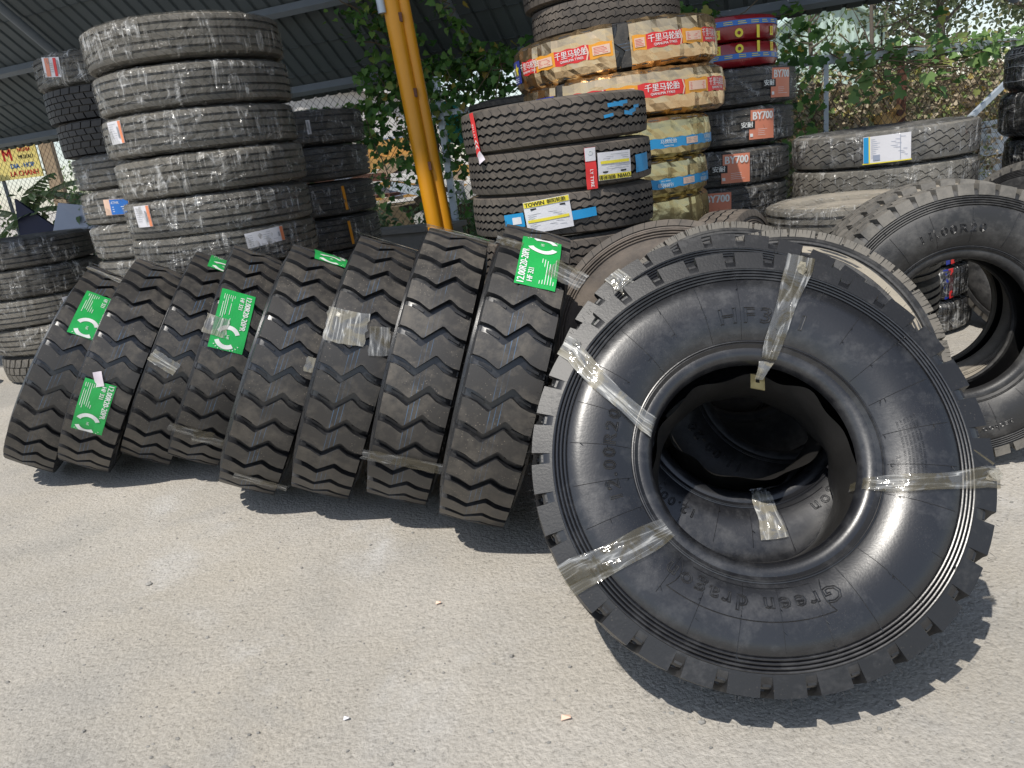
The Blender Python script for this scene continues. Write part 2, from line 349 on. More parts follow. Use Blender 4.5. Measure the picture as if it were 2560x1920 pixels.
def carcass_mesh(R, Wt, Ws, rb, ribs, mat, seg=72, depth=.019):
    p = profile(R, Wt, Ws, rb, ribs, depth); loop = p + [(r, -z) for r, z in reversed(p[1:-1])]
    nin = len(p); nl = len(loop); v = []; f = []; mi = []
    for a in range(seg):
        t = 2 * pi * a / seg; ct, st = cos(t), sin(t)
        for r, z in loop: v.append((r * ct, r * st, z))
    i0, i1 = nin - 7, nl - (nin - 7)
    for a in range(seg):
        b = (a + 1) % seg
        for i in range(nl):
            j = (i + 1) % nl; f.append((a * nl + i, b * nl + i, b * nl + j, a * nl + j)); mi.append(1 if i0 <= i < i1 else 0)
    return mesh('carcass', v, f, [mat, MAT['inner']], 40, None, mi), p
def cyl(r, s, R, z): t = s / R; return (r * cos(t), r * sin(t), z)

def lug_tread(R, cols_fn, N, depth, mat, ns=3, crown=.005, Wt=.25, side=.05, flare=.012, uv=True, steps=None, wall=None):
    """N pitches; cols_fn(k) gives a list of blocks; a block is a list of (z, s_low, s_high) columns within the pitch"""
    v = []; f = []; uvs = []; mi = []; P = 2 * pi * R / N
    def rtop(z): return R - crown * (2 * z / Wt) ** 2
    for k in range(N):
        for blk in cols_fn(k):
            n = len(blk); b0 = len(v); edgeL = abs(blk[0][0] + Wt / 2) < 1e-4; edgeR = abs(blk[-1][0] - Wt / 2) < 1e-4
            for z, a, b in blk:
                for j in range(ns + 1):
                    s = k * P + a + (b - a) * j / ns; v.append(cyl(rtop(z), s, R, z)); uvs.append((z, s))
            for i in range(n - 1):
                for j in range(ns): f.append((b0 + i * (ns + 1) + j, b0 + (i + 1) * (ns + 1) + j, b0 + (i + 1) * (ns + 1) + j + 1, b0 + i * (ns + 1) + j + 1))
            mi += [0] * (len(f) - len(mi))
            # walls
            rim = [(0, j) for j in range(ns + 1)] + [(i, ns) for i in range(1, n)] + [(n - 1, j) for j in range(ns - 1, -1, -1)] + [(i, 0) for i in range(n - 2, 0, -1)]
            c0 = len(v)
            for i, j in rim:
                z, a, b = blk[i]; s = k * P + a + (b - a) * j / ns; dr = depth
                if j == 0: s -= .0022
                if j == ns: s += .0022
                zz = z
                if (i == 0 and edgeL): dr = side; zz = z - flare
                if (i == n - 1 and edgeR): dr = side; zz = z + flare
                v.append(cyl(rtop(z) - dr, s, R, zz)); uvs.append((zz, s))
            m = len(rim)
            for q in range(m):
                i, j = rim[q]; i2, j2 = rim[(q + 1) % m]
                f.append((b0 + i2 * (ns + 1) + j2, b0 + i * (ns + 1) + j, c0 + q, c0 + (q + 1) % m))
            mi += [1] * (len(f) - len(mi))
    if steps:      # low rubber steps standing in the grooves and in the shoulder gaps
        for k in range(N):
            for z0, z1, c0_, c1_, hw, dr, fl in steps:
                b0 = len(v); s0 = k * P + c0_; s1 = k * P + c1_
                for z, sc in ((z0, s0), (z1, s1)):
                    for sg in (-1, 1):
                        for d_ in (dr, depth + .004 if not fl else side):
                            zz = z + (flare * min(1., d_ / side) - .0006 - (.0035 if fl == 2 else 0.)) * (1 if z > 0 else -1) if (fl and abs(z) > Wt / 2 - .002) else z
                            v.append(cyl(rtop(z) - d_, sc + sg * hw, R, zz)); uvs.append((.1, 0.))
                # order: z0:(-t,-b,+t,+b) z1:(-t,-b,+t,+b)
                f += [(b0, b0 + 2, b0 + 6, b0 + 4), (b0, b0 + 1, b0 + 3, b0 + 2), (b0 + 4, b0 + 6, b0 + 7, b0 + 5), (b0, b0 + 4, b0 + 5, b0 + 1), (b0 + 2, b0 + 3, b0 + 7, b0 + 6)]
    mi += [1] * (len(f) - len(mi))
    return mesh('tread', v, f, [mat, wall or mat], 30, uvs, mi)
def zigzag_cols(R, N, Wt, g=.031):
    P = 2 * pi * R / N; h = Wt / 2
    path = [(-1, -.001), (-.93, .0), (-.82, .001), (-.62, .007), (-.29, .0275), (-.24, .0275), (.23, -.029), (.29, -.029), (.55, -.009), (.80, .0), (.93, .001), (1, .002)]
    def fn(k):
        gg = lambda u: g + (.001 if abs(u) > .97 else .0 if abs(u) > .79 else 0)
        return [[(u * h, o + gg(u) / 2, o + P - gg(u) / 2) for u, o in path]]
    return fn
def block_cols(R, N, Wt, rows=5, gap=.007, tg=.010, skew=.012, stagger=.5):
    P = 2 * pi * R / N
    def fn(k):
        out = []; w = Wt / rows
        for r in range(rows):
            z0 = -Wt / 2 + r * w + (0 if r == 0 else gap / 2); z1 = -Wt / 2 + (r + 1) * w - (0 if r == rows - 1 else gap / 2)
            o = (r % 2) * stagger * P; sk = skew * (1 if r % 2 else -1) * (1 if r < rows / 2 else -1)
            out.append([(z0, o + tg / 2, o + P - tg / 2), ((z0 + z1) / 2, o + tg / 2 + sk * .6, o + P - tg / 2 + sk * .6), (z1, o + tg / 2 + sk, o + P - tg / 2 + sk)])
        return out
    return fn
def tooth_cols(R, N, Wt):
    P = 2 * pi * R / N
    def fn(k):
        out = [[(-.28 * Wt, 0., P), (.28 * Wt, 0., P)]] if False else []
        for r in range(3):
            z0 = -.30 * Wt + r * .2 * Wt + .004; z1 = z0 + .2 * Wt - .008
            out.append([(z0, .0, P * .999), (z1, .0, P * .999)])
        for sgn in (-1, 1):
            for q in range(6):
                a = P * (q / 6.6) + .001; b = a + P / 6.6 - .0026
                zs = sorted((sgn * .33 * Wt, sgn * Wt / 2)); out.append([(zs[0], a, b), (zs[1], a, b)])
        return out
    return fn
def rib_tread(R, Wt, grooves, per, amp, wave, mat, gw=.010, depth=.013, spp=6, notch=False):
    """ribs cut by wavy or straight circumferential grooves; columns follow the groove edges"""
    N = max(1, per); ns = N * spp if amp > 0 else 96
    v = []; f = []; uvs = []; nc = None
    for a in range(ns):
        s = 2 * pi * R * a / ns; ph = (a / spp) % 1.0 if amp > 0 else 0
        cols = [(-Wt / 2 - .010, R - .036), (-Wt / 2 - .003, R - .012), (-Wt / 2, R - .006)]
        for gi, gx in enumerate(grooves):
            o = amp * wave((ph + .5 * (gi % 2)) % 1.0); x = gx + o
            cols += [(x - gw / 2, R - .003 * abs(2 * x / Wt)), (x - gw / 2 + .0015, R - depth), (x + gw / 2 - .0015, R - depth), (x + gw / 2, R - .003 * abs(2 * x / Wt))]
        cols += [(Wt / 2, R - .006), (Wt / 2 + .003, R - .012), (Wt / 2 + .010, R - .036)]
        nc = len(cols); t = 2 * pi * a / ns
        for z, r in cols: v.append((r * cos(t), r * sin(t), z)); uvs.append((z, s))
    for a in range(ns):
        b = (a + 1) % ns
        for i in range(nc - 1): f.append((a * nc + i, b * nc + i, b * nc + i + 1, a * nc + i + 1))
    mi = []
    for a in range(ns):
        for i in range(nc - 1): mi.append(1 if 3 <= i < nc - 4 and (i - 3) % 4 != 3 else 0)
    return mesh('tread', v, f, [mat, MAT['groove']], 35, uvs, mi)
tri = lambda p: 4 * abs(p - .5) - 1
saw = lambda p: (p / .75 * 2 - 1) if p < .75 else (1 - (p - .75) / .25 * 2)
rnd_ = lambda p: max(-1, min(1, 1.5 * sin(2 * pi * p)))
CACHE = {}
def tyre_kind(kind, R, Wt, Ws, rb=None):
    key = (kind, round(R, 4), round(Wt, 4), round(Ws, 4))
    if key in CACHE: return CACHE[key]
    rb = rb or R * .452; seg = 72; side = MAT['old_side']; ribs = 3; dep = .019
    if kind in ('zigzag', 'zigzag_fine'):
        N = 33; seg = 120 if kind == 'zigzag_fine' else 72; side = MAT['new_side']; ribs = 4
        st_ = [(-.095, -.050, .003, .019, .0045, .0150, 0), (.054, .097, -.014, -.002, .0045, .0150, 0), (-Wt / 2, -Wt / 2 + .014, -.001, .0, .0145, .046, 1), (Wt / 2 - .014, Wt / 2, .001, .002, .0145, .046, 1), (-Wt / 2, -Wt / 2 + .011, -.001, .0, .0100, .024, 2), (Wt / 2 - .011, Wt / 2, .001, .002, .0100, .024, 2)]
        tr = lug_tread(R, zigzag_cols(R, N, Wt), N, .0195, MAT['new_tread'], 3, .004, Wt, .052, .010, steps=st_, wall=MAT['new_side_tread'])
        if kind == 'zigzag_fine':
            tr.materials[0] = MAT['new_side_tread']
    elif kind == 'block': tr = lug_tread(R, block_cols(R, 40, Wt), 40, .016, MAT['dark_tread'], 2, .005, Wt, .036, .008)
    elif kind == 'bigblock': tr = lug_tread(R, block_cols(R, 44, Wt, 4, .009, .020, .010), 44, .018, MAT['grey_tread'], 2, .006, Wt, .040, .010); seg = 96; ribs = 4; side = MAT['grey_side']
    elif kind == 'tooth': tr = lug_tread(R, tooth_cols(R, 34, Wt), 34, .012, MAT['hwy_tread'], 1, .006, Wt, .03, .004); side = MAT['grey_side']; ribs = 2; seg = 96
    elif kind == 'wavy': tr = rib_tread(R, Wt, [-.31 * Wt, -.105 * Wt, .105 * Wt, .31 * Wt], int(2 * pi * R / .046), .0036, rnd_, MAT['wavy_tread'], .010)
    elif kind == 'saw': tr = rib_tread(R, Wt, [-.27 * Wt, 0., .27 * Wt], int(2 * pi * R / .045), .005, saw, MAT['wavy_tread'], .007)
    elif kind == 'zigrib': tr = rib_tread(R, Wt, [-.30 * Wt, -.10 * Wt, .10 * Wt, .30 * Wt], int(2 * pi * R / .085), .012, saw, MAT['grey_tread'], .007)
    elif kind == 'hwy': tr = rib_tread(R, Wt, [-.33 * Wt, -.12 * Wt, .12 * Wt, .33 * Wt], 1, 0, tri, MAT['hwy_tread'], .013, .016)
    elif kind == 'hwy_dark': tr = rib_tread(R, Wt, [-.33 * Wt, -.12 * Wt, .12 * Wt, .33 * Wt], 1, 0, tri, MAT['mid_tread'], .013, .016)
    elif kind == 'worn': tr = rib_tread(R, Wt, [-.25 * Wt, .0, .25 * Wt], int(2 * pi * R / .06), .003, rnd_, MAT['wavy_tread'], .008, .007); side = MAT['brown_side']
    elif kind == 'wornlug': tr = lug_tread(R, block_cols(R, 46, Wt, 3, .010, .016, .02), 46, .014, MAT['hwy_tread'], 2, .012, Wt, .04, .010)
    ca, pr = carcass_mesh(R, Wt, Ws, rb, ribs, side, seg)
    CACHE[key] = (ca, tr, pr, R); return CACHE[key]

def tyre(kind, R, Wt, Ws, mat, label, group, name='truck_tyre', rb=None):
    ca, tr, pr, _ = tyre_kind(kind, R, Wt, Ws, rb)
    e = empty(name, label, 'tyre', group=group, mat=mat)
    obj('carcass', ca, e); obj('tread', tr, e); e['_R'] = R
    return e
def stack_mat(x, y, z, rot=0., tx=0., ty=0.):
    return Matrix.Translation((x, y, z)) @ Matrix.Rotation(tx, 4, 'X') @ Matrix.Rotation(ty, 4, 'Y') @ Matrix.Rotation(rot, 4, 'Z')
def basis_mat(c, X, Y, N):
    m = Matrix((Vector(X), Vector(Y), Vector(N))).transposed().to_4x4(); m.translation = Vector(c); return m
def face_mat(c, n):
    n = Vector(n).normalized(); X = Vector((0, 0, 1)).cross(n).normalized(); return basis_mat(c, X, n.cross(X), n)
def row_mat(c, yaw, lean):
    y, l = rad(yaw), rad(lean); n = Vector((cos(y) * cos(l), sin(y) * cos(l), -sin(l))); X = Vector((n.y, -n.x, 0)).normalized(); return basis_mat(c, X, n.cross(X), n)

# ------------------------------------------------------------------ flat print, labels, tape on tyres
TXT = {}
def text2d(body, size, outline=0.):
    key = (body, size, outline)
    if key in TXT: return TXT[key]
    cu = bpy.data.curves.new('t', 'FONT'); cu.body = body; cu.size = size; cu.align_x = 'CENTER'; cu.align_y = 'CENTER'; cu.resolution_u = 2
    if outline: cu.fill_mode = 'NONE'; cu.bevel_depth = outline; cu.bevel_resolution = 0; cu.space_character = 1.25
    o = bpy.data.objects.new('t', cu); COL.objects.link(o)
    dg = bpy.context.evaluated_depsgraph_get(); me = bpy.data.meshes.new_from_object(o.evaluated_get(dg))
    v = [tuple(q.co) for q in me.vertices]; f = [tuple(p.vertices) for p in me.polygons]
    bpy.data.objects.remove(o); bpy.data.curves.remove(cu); bpy.data.meshes.remove(me)
    TXT[key] = (v, f); return v, f
class Flat:
    """2-D print: rectangles, arcs and lettering in label coordinates (x reading direction, y letter-up)"""
    def __init__(s): s.v = []; s.f = []
    def add(s, v, f): b = len(s.v); s.v += v; s.f += [tuple(i + b for i in q) for q in f]; return s
    def rect(s, x0, x1, y0, y1, n=1, m=1):
        v = [(x0 + (x1 - x0) * i / n, y0 + (y1 - y0) * j / m, 0) for i in range(n + 1) for j in range(m + 1)]
        f = [(i * (m + 1) + j, (i + 1) * (m + 1) + j, (i + 1) * (m + 1) + j + 1, i * (m + 1) + j + 1) for i in range(n) for j in range(m)]
        return s.add(v, f)
    def poly(s, pts): return s.add([(x, y, 0) for x, y in pts], [tuple(range(len(pts)))])
    def arc(s, cx, cy, r0, r1, a0, a1, n=12):
        v = []; 
        for i in range(n + 1):
            a = rad(a0 + (a1 - a0) * i / n); v += [(cx + r0 * cos(a), cy + r0 * sin(a), 0), (cx + r1 * cos(a), cy + r1 * sin(a), 0)]
        return s.add(v, [(2 * i, 2 * i + 1, 2 * i + 3, 2 * i + 2) for i in range(n)])
    def text(s, body, size, x, y, sx=1., rot=0., bold=0.):
        v, f = text2d(body, size); c, q = cos(rot), sin(rot)
        for dx in ([0.] if not bold else [-bold, 0., bold]):
            s.add([(x + (a * sx + dx) * c - b * q, y + (a * sx + dx) * q + b * c, 0) for a, b, z in v], f)
        return s
def on_tread(phi, z0, R, ang=0., lift=.0025):
    """map label coordinates onto the tread cylinder around (phi deg, z0)"""
    ca, sa = cos(ang), sin(ang)
    def fn(x, y, h=0.):
        p = x * ca - y * sa; q = x * sa + y * ca; t = rad(phi) + p / R; r = R + lift + h
        return (r * cos(t), r * sin(t), z0 + q)
    return fn
def put(name, fl, fn, h, mat, parent, wob=0.):
    if wob: v = [fn(x, y, h + wob * sin(x * 60 + y * 31) * sin(y * 47 - x * 13)) for x, y, z in fl.v]
    else: v = [fn(x, y, h) for x, y, z in fl.v]
    return obj(name, mesh(name, v, fl.f, mat, 60), parent)
def lines(fl, x0, x1, ys, w=.0016, jag=.3):
    for y in ys: fl.rect(x0, x1 - (x1 - x0) * random.random() * jag, y - w / 2, y + w / 2)
    return fl

def green_label(parent, phi, z0, R, ang=0., L=.27, Wd=.15, lift=.003, cut=None):
    fn = on_tread(phi, z0, R, ang, lift); x0, x1 = -L / 2, L / 2
    if cut: x0, x1 = cut
    lab = put('green_label', Flat().rect(x0, x1, -Wd / 2, Wd / 2, 14, 8), fn, 0, MAT['green_label'], parent, .0015)
    fl = Flat()
    if x1 > .0 and x0 < -.05:
        fl.text('12.00R20-20PR', .034, -.045, .048, .82, 0, .0009); fl.text('HF 321', .026, -.085, .020, .85, 0, .0007)
        lines(fl, -.118, .02, [-.012, -.021, -.030, -.039, -.048, -.057], .0022)
    if x1 > .12:
        fl.arc(.085, -.005, .036, .055, 115, 245); fl.arc(.085, -.005, .036, .055, -65, 40); fl.text('HF', .018, .085, -.004, .9)
        for a in range(-50, 60, 12):
            fl.poly([(.085 + .058 * cos(rad(a)), -.005 + .058 * sin(rad(a))), (.085 + .066 * cos(rad(a - 2)), -.005 + .066 * sin(rad(a - 2))), (.085 + .066 * cos(rad(a + 2)), -.005 + .066 * sin(rad(a + 2)))])
    fl.v = [(min(max(x, x0 + .002), x1 - .002), min(max(y, -Wd / 2 + .002), Wd / 2 - .002), z) for x, y, z in fl.v]
    if fl.v: put('label_print', fl, fn, .0022, MAT['white_print'], lab, .0015)
    return lab
def tape_patch(parent, phi, z0, R, L, Wd, ang=0., mat='tape', lift=.005, name='tape', crumple=.003, n=10, m=6):
    fn = on_tread(phi, z0, R, ang, lift); rr = random.Random(int(phi * 10 + z0 * 1000)); v = []; uv = []
    for i in range(n + 1):
        for j in range(m + 1):
            x = -L / 2 + L * i / n + rr.uniform(-.2, .2) * L / n; y = -Wd / 2 + Wd * j / m + rr.uniform(-.25, .25) * Wd / m
            v.append(fn(x, y, rr.uniform(0, crumple))); uv.append((x, y))
    f = [(i * (m + 1) + j, (i + 1) * (m + 1) + j, (i + 1) * (m + 1) + j + 1, i * (m + 1) + j + 1) for i in range(n) for j in range(m)]
    return obj(name, mesh(name, v, f, MAT[mat], 180, uv), parent)
def side_text(parent, prof, body, phi, r0, size, outline=.0011, sx=1., lift=.0005, name='raised_lettering', solid=False, mat='new_side'):
    v, f = text2d(body, size, 0 if solid else outline); out = []
    for x, y, z in v:
        r = r0 + y; t = rad(phi) - x * sx / r0; zz = prof_z(prof, r) + lift + (z if not solid else .0008); out.append((r * cos(t), r * sin(t), zz))
    return obj(name, mesh(name, out, f, MAT[mat], 30), parent)
def side_tape(parent, prof, R, phi0, phi1, r_out, r_in, w0, w1, seed, mat='tape', over=True, name='tape', tail=0.):
    """a strip of tape from the tread edge down the sidewall and into the bead"""
    rr = random.Random(seed); path = []
    n = 30
    if over:
        for q in range(4): path.append((R + .003, prof_z(prof, R - .05) - .10 + q * .030))
    for i in range(n + 1):
        r = r_out + (r_in - r_out) * i / n; path.append((r, prof_z(prof, min(r, R - .045)) + .004))
    for q in range(1, 4): path.append((r_in - .004 * q, prof_z(prof, r_in) - .022 * q))
    m = 9; v = []; uv = []; N = len(path)
    ph = [rr.uniform(0, 6) for _ in range(6)]
    for i, (r, z) in enumerate(path):
        k = i / (N - 1); pinch = w0 + (w1 - w0) * k + .010 * sin(k * 9 + ph[0]) * k; pc = rad(phi0 + (phi1 - phi0) * k)
        for j in range(m + 1):
            u = (j / m - .5) * pinch; wob = .0030 * (sin(u * 230 + ph[1] + k * 5) + .6 * sin(k * 17 + ph[2] + u * 60)) + rr.uniform(-.0004, .0004)
            t = pc + u / max(r, .2); v.append((r * cos(t), r * sin(t), z + .002 + abs(wob))); uv.append((k * .4 + seed, u))
    f = [(i * (m + 1) + j, (i + 1) * (m + 1) + j, (i + 1) * (m + 1) + j + 1, i * (m + 1) + j + 1) for i in range(N - 1) for j in range(m)]
    return obj(name, mesh(name, v, f, MAT[mat], 50, uv), parent)

# ------------------------------------------------------------------ wraps
def wrap_mesh(R, Wt, Ws, rin, seed, mat, amp=.004, seg=140):
    rr = random.Random(seed); h = Ws / 2
    pr = [(rin, h * .80), (R * .80, h + .002), (R * .93, h + .001), (R - .02, h * .93), (R + .003, Wt * .46), (R + .0045, Wt * .28), (R + .005, Wt * .1), (R + .005, -Wt * .1), (R + .0045, -Wt * .28), (R + .003, -Wt * .46), (R - .02, -h * .93), (R * .93, -h - .001), (R * .80, -h - .002), (rin, -h * .8)]
    ph = [[rr.uniform(0, 6.28) for _ in range(4)] for _ in range(3)]; v = []; uv = []; f = []; L = [0.]
    for a, b in zip(pr, pr[1:]): L.append(L[-1] + sqrt((a[0] - b[0]) ** 2 + (a[1] - b[1]) ** 2))
    for a in range(seg + 1):
        t = 2 * pi * a / seg
        for i, (r, z) in enumerate(pr):
            d = amp * (.6 * sin(17 * t + ph[0][0] + z * 30) * sin(5 * t + ph[0][1]) + .5 * sin(41 * t + ph[1][0] - z * 55) * sin(3 * t + ph[1][1]) + rr.uniform(0, .5))
            q = r + (max(d, -.0015) if 3 <= i <= 10 else 0); v.append((q * cos(t), q * sin(t), z + (.0015 * sin(23 * t + i) if i < 3 or i > 10 else 0))); uv.append((R * t, L[i]))
    n = len(pr)
    for a in range(seg):
        for i in range(n - 1): f.append((a * n + i, (a + 1) * n + i, (a + 1) * n + i + 1, a * n + i + 1))
    return mesh('plastic_wrap', v, f, MAT[mat], 180, uv)
WR = {}
def wrap(parent, R, Wt, Ws, mat, rot=0., amp=.004):
    key = (round(R, 3), round(Ws, 3), mat)
    if key not in WR: WR[key] = wrap_mesh(R, Wt, Ws, R * .55, len(WR) + 3, mat, amp)
    o = obj('plastic_wrap', WR[key], parent); o.rotation_euler = (0, 0, rot); return o
def foil_mesh(R, Wt, Ws, seed, mat, a0=0., a1=360.):
    rr = random.Random(seed); h = Ws / 2; npan = 23; per = 4; seg = npan * per; rows = [(R * .60, h * .9), (R * .82, h + .004), (R * .95, h), (R + .004, h * .80), (R + .009, h * .5), (R + .010, h * .2), (R + .010, -h * .2), (R + .009, -h * .5), (R + .004, -h * .80), (R * .95, -h), (R * .82, -h - .004), (R * .6, -h * .9)]
    v = []; f = []; n = len(rows)
    for a in range(seg + 1):
        t = rad(a0 + (a1 - a0) * a / seg) + rr.uniform(-.004, .004); step = .011 * ((a % per) / per) - .003
        for i, (r, z) in enumerate(rows):
            d = step + (rr.uniform(-.0022, .003) if 2 < i < 9 else rr.uniform(-.004, .003)); z2 = z + rr.uniform(-.004, .004)
            v.append(((r + d) * cos(t), (r + d) * sin(t), z2))
    for a in range(seg):
        for i in range(n - 1): f.append((a * n + i, (a + 1) * n + i, (a + 1) * n + i + 1, a * n + i + 1))
    return mesh('foil_wrap', v, f, MAT[mat], None)
def ring_band(R, z0, z1, a0, a1, mat, lift=.016, n=60, slope=0., name='printed_band'):
    v = []; f = []
    for i in range(n + 1):
        t = rad(a0 + (a1 - a0) * i / n); w = .003 * sin(t * 40) + slope * sin(t)
        for z in (z0, (z0 + z1) / 2, z1): v.append(((R + lift) * cos(t), (R + lift) * sin(t), z + w))
    for i in range(n):
        for j in range(2): f.append((i * 3 + j, (i + 1) * 3 + j, (i + 1) * 3 + j + 1, i * 3 + j + 1))
    return mesh(name, v, f, MAT[mat], 60)

# ------------------------------------------------------------------ roof, post, fence
EV = Vector((4.21, 8.005, 2.274)); e_ = Vector((.924, -.383, 0)).normalized(); g_ = Vector((-.297, -.717, .63)).normalized(); up_ = g_.cross(e_).normalized()
if up_.z < 0: up_ = -up_
def roofp(a, b, h=0.): return EV + e_ * a + g_ * b + up_ * h
def bfront(a):  # unseen front edge, shaped to set where the roof's shade ends on the stacks
    pts = [(-14, 13.), (-6.3, 12.2), (-5.2, 11.7), (-4.2, 11.85), (-3.2, 10.6), (-2.5, 9.8), (-2., 8.9), (0, 8.5), (6, 8.5)]
    for (x0, y0), (x1, y1) in zip(pts, pts[1:]):
        if x0 <= a <= x1: return y0 + (y1 - y0) * (a - x0) / (x1 - x0)
    return pts[-1][1]
shed = empty('lean_to_roof', 'dark grey ribbed sheet roof sloping down over the tyre stacks', 'roof', roofp(-5, 0))
shed_inv = shed.matrix_world.inverted() if False else Matrix.Translation(-roofp(-5, 0))
def under(o, par): o.parent = par; o.matrix_parent_inverse = Matrix.Translation(-par.location); return o
pitch = .185
def sheet(a0, a1, b0, b1, h):
    prof = []; a = a0
    while a < a1 - 1e-4:
        for da, dh in ((0, 0), (.118, 0), (.132, .022), (.160, .022), (.174, 0)): prof.append((a + da, dh))
        a += pitch
    prof.append((a1 + .01, 0)); v = []; f = []
    B0 = bfront(a0) if b1 is None else b1
    for q, (aa, dh) in enumerate(prof):
        b2 = bfront(aa) if b1 is None else b1
        v.append(tuple(roofp(aa, b0, h + dh))); v.append(tuple(roofp(aa, b2, h + dh + .004)))
    for i in range(len(prof) - 1): f.append((2 * i, 2 * i + 2, 2 * i + 3, 2 * i + 1))
    # turned-down drip edge along the lower end
    base = len(v)
    for aa, dh in prof: v.append(tuple(roofp(aa, b0, h + dh - .009)))
    for i in range(len(prof) - 1): f.append((base + i, base + i + 1, 2 * i + 2, 2 * i))
    return mesh('roof_sheet', v, f, MAT['roof_metal'])
rows = [(-.04, .40, .020), (.36, .84, .012), (.80, 2.05, .004), (2.0, 4.2, -.004), (4.15, None, -.012)]
a = -14.0
while a < 5.2:
    a1 = a + 6 * pitch
    for b0, b1, h in rows: under(obj('roof_sheet', sheet(a, a1, b0, b1, .06 + h)), shed)
    a = a1
for b in (.20, 1.37, 3.0, 4.8, 6.2):
    m = MB(); m.box(roofp(-4.4, b, -.01), (19., .07, .11), Matrix((e_, g_, up_)).transposed()); under(obj('purlin', m.mesh('purlin', MAT['steel'])), shed)
for aa in (-9.5, -4.35, .9):
    m = MB(); m.tube([roofp(aa, -.05, -.13), roofp(aa, 6.5, -.13)], .055, 10); under(obj('rafter', m.mesh('rafter', MAT['steel'], 40)), shed)
# yellow post of two pipes
px = lambda z: -.309 - .051 * z
post = empty('yellow_post', 'yellow painted steel post made of two pipes holding up the roof', 'post', (-.309, 4.98, 0))
for dx, dy, r in ((0, 0, .0495), (.064, .040, .044)):
    m = MB(); m.tube([(px(0) + dx, 4.98 + dy, 0), (px(2.5) + dx, 4.98 + dy, 2.5), (px(4.9) + dx, 4.98 + dy, 4.9)], r, 20); under(obj('pipe', m.mesh('pipe', MAT['yellow_paint'], 40)), post)
m = MB()
for z in (.75, 1.35, 1.78, 2.2): m.box((px(z) + .042, 4.98 - .02, z), (.02, .03, .05))
under(obj('weld', m.mesh('weld', MAT['rust'])), post)
m = MB(); m.tube([(px(2.23) - .055, 4.94, 2.23), (px(2.8) - .055, 4.94, 2.8)], .024, 12); tag(obj('conduit_pipe', m.mesh('conduit_pipe', MAT['galv'], 40)), 'short grey conduit pipe end hanging at the top of the yellow post', 'pipe')
# concrete kerb behind the post
m = MB(); m.box((-1.25, 8.55, .34), (1.9, .30, .68), Matrix.Rotation(rad(-22), 3, 'Z')); m.box((-1.25, 8.55, .70), (1.98, .38, .05), Matrix.Rotation(rad(-22), 3, 'Z'))
tag(obj('low_wall', m.mesh('low_wall', MAT['concrete'])), 'low dark concrete wall behind the yellow post', 'wall')

FL = Vector((3.18, 7.87, 0)); fe = -e_
fence = empty('chain_link_fence', 'rusty chain link fence with steel posts along the back of the yard', 'fence', (3.18, 7.87, 0))
FR = Vector((5.83, 9.02, 0)); fd = (FR - FL).normalized()
def fpt(t, z): # t<0 : right wing, t>0 : left run
    p = FL + fe * t if t > 0 else FL + fd * (-t); return Vector((p.x, p.y, z))
FH = 1.86
for t in (-4.4, -.28, 3.9, 7.2, 12.6):
    m = MB(); p = fpt(t, 0); m.box((p.x, p.y, FH / 2 + (.2 if t > 3 else 0)), ((.075 if t > 3 else .045), .045, FH + (.4 if t > 3 else 0)), Matrix.Rotation(rad(-22), 3, 'Z')); under(obj('fence_post', m.mesh('fence_post', MAT['galv'])), fence)
def bar(p, q, w, mat='galv'):
    m = MB(); p = Vector(p); q = Vector(q); d = q - p; R = d.to_track_quat('X', 'Z').to_matrix(); m.box((p + q) / 2, (d.length, w * .6, w), R); return m.mesh('rail', MAT[mat])
under(obj('rail', bar(fpt(-5.4, FH - .02), fpt(-.02, FH - .02), .085)), fence); under(obj('rail', bar(fpt(.02, FH - .02), fpt(4., FH), .06)), fence)
under(obj('brace', bar(fpt(-1.95, .86) + Vector((0, -.06, 0)), fpt(-3.5, 1.72) + Vector((0, -.06, 0)), .06)), fence)
m = MB(); dsp = .095
def wires(t0, t1, H, z0=.05):
    n = int((t1 - t0 + H) / dsp)
    for sgn in (1, -1):
        for k in range(n):
            s0 = t0 - (H if sgn > 0 else 0) + k * dsp; a0, b0 = s0, z0; a1, b1 = s0 + sgn * H, z0 + H
            if sgn < 0: a1 = s0 - H
            # clip to [t0,t1]
            lo, hi = 0., 1.; 
            da = a1 - a0
            for lim, side in ((t0, 0), (t1, 1)):
                q = (lim - a0) / da
                if (side == 0) == (da > 0): lo = max(lo, q)
                else: hi = min(hi, q)
            if hi - lo < .02: continue
            P = [fpt(a0 + da * q, b0 + (b1 - b0) * q) + Vector((0, .006 * sgn, 0)) for q in (lo, hi)]
            m.tube(P, .0026, 3, False)
wires(-5.2, -.02, FH - .08); wires(.02, 14., 2.2)
o = under(obj('wire_mesh', m.mesh('wire_mesh', MAT['wire'])), fence); o['kind'] = 'stuff'

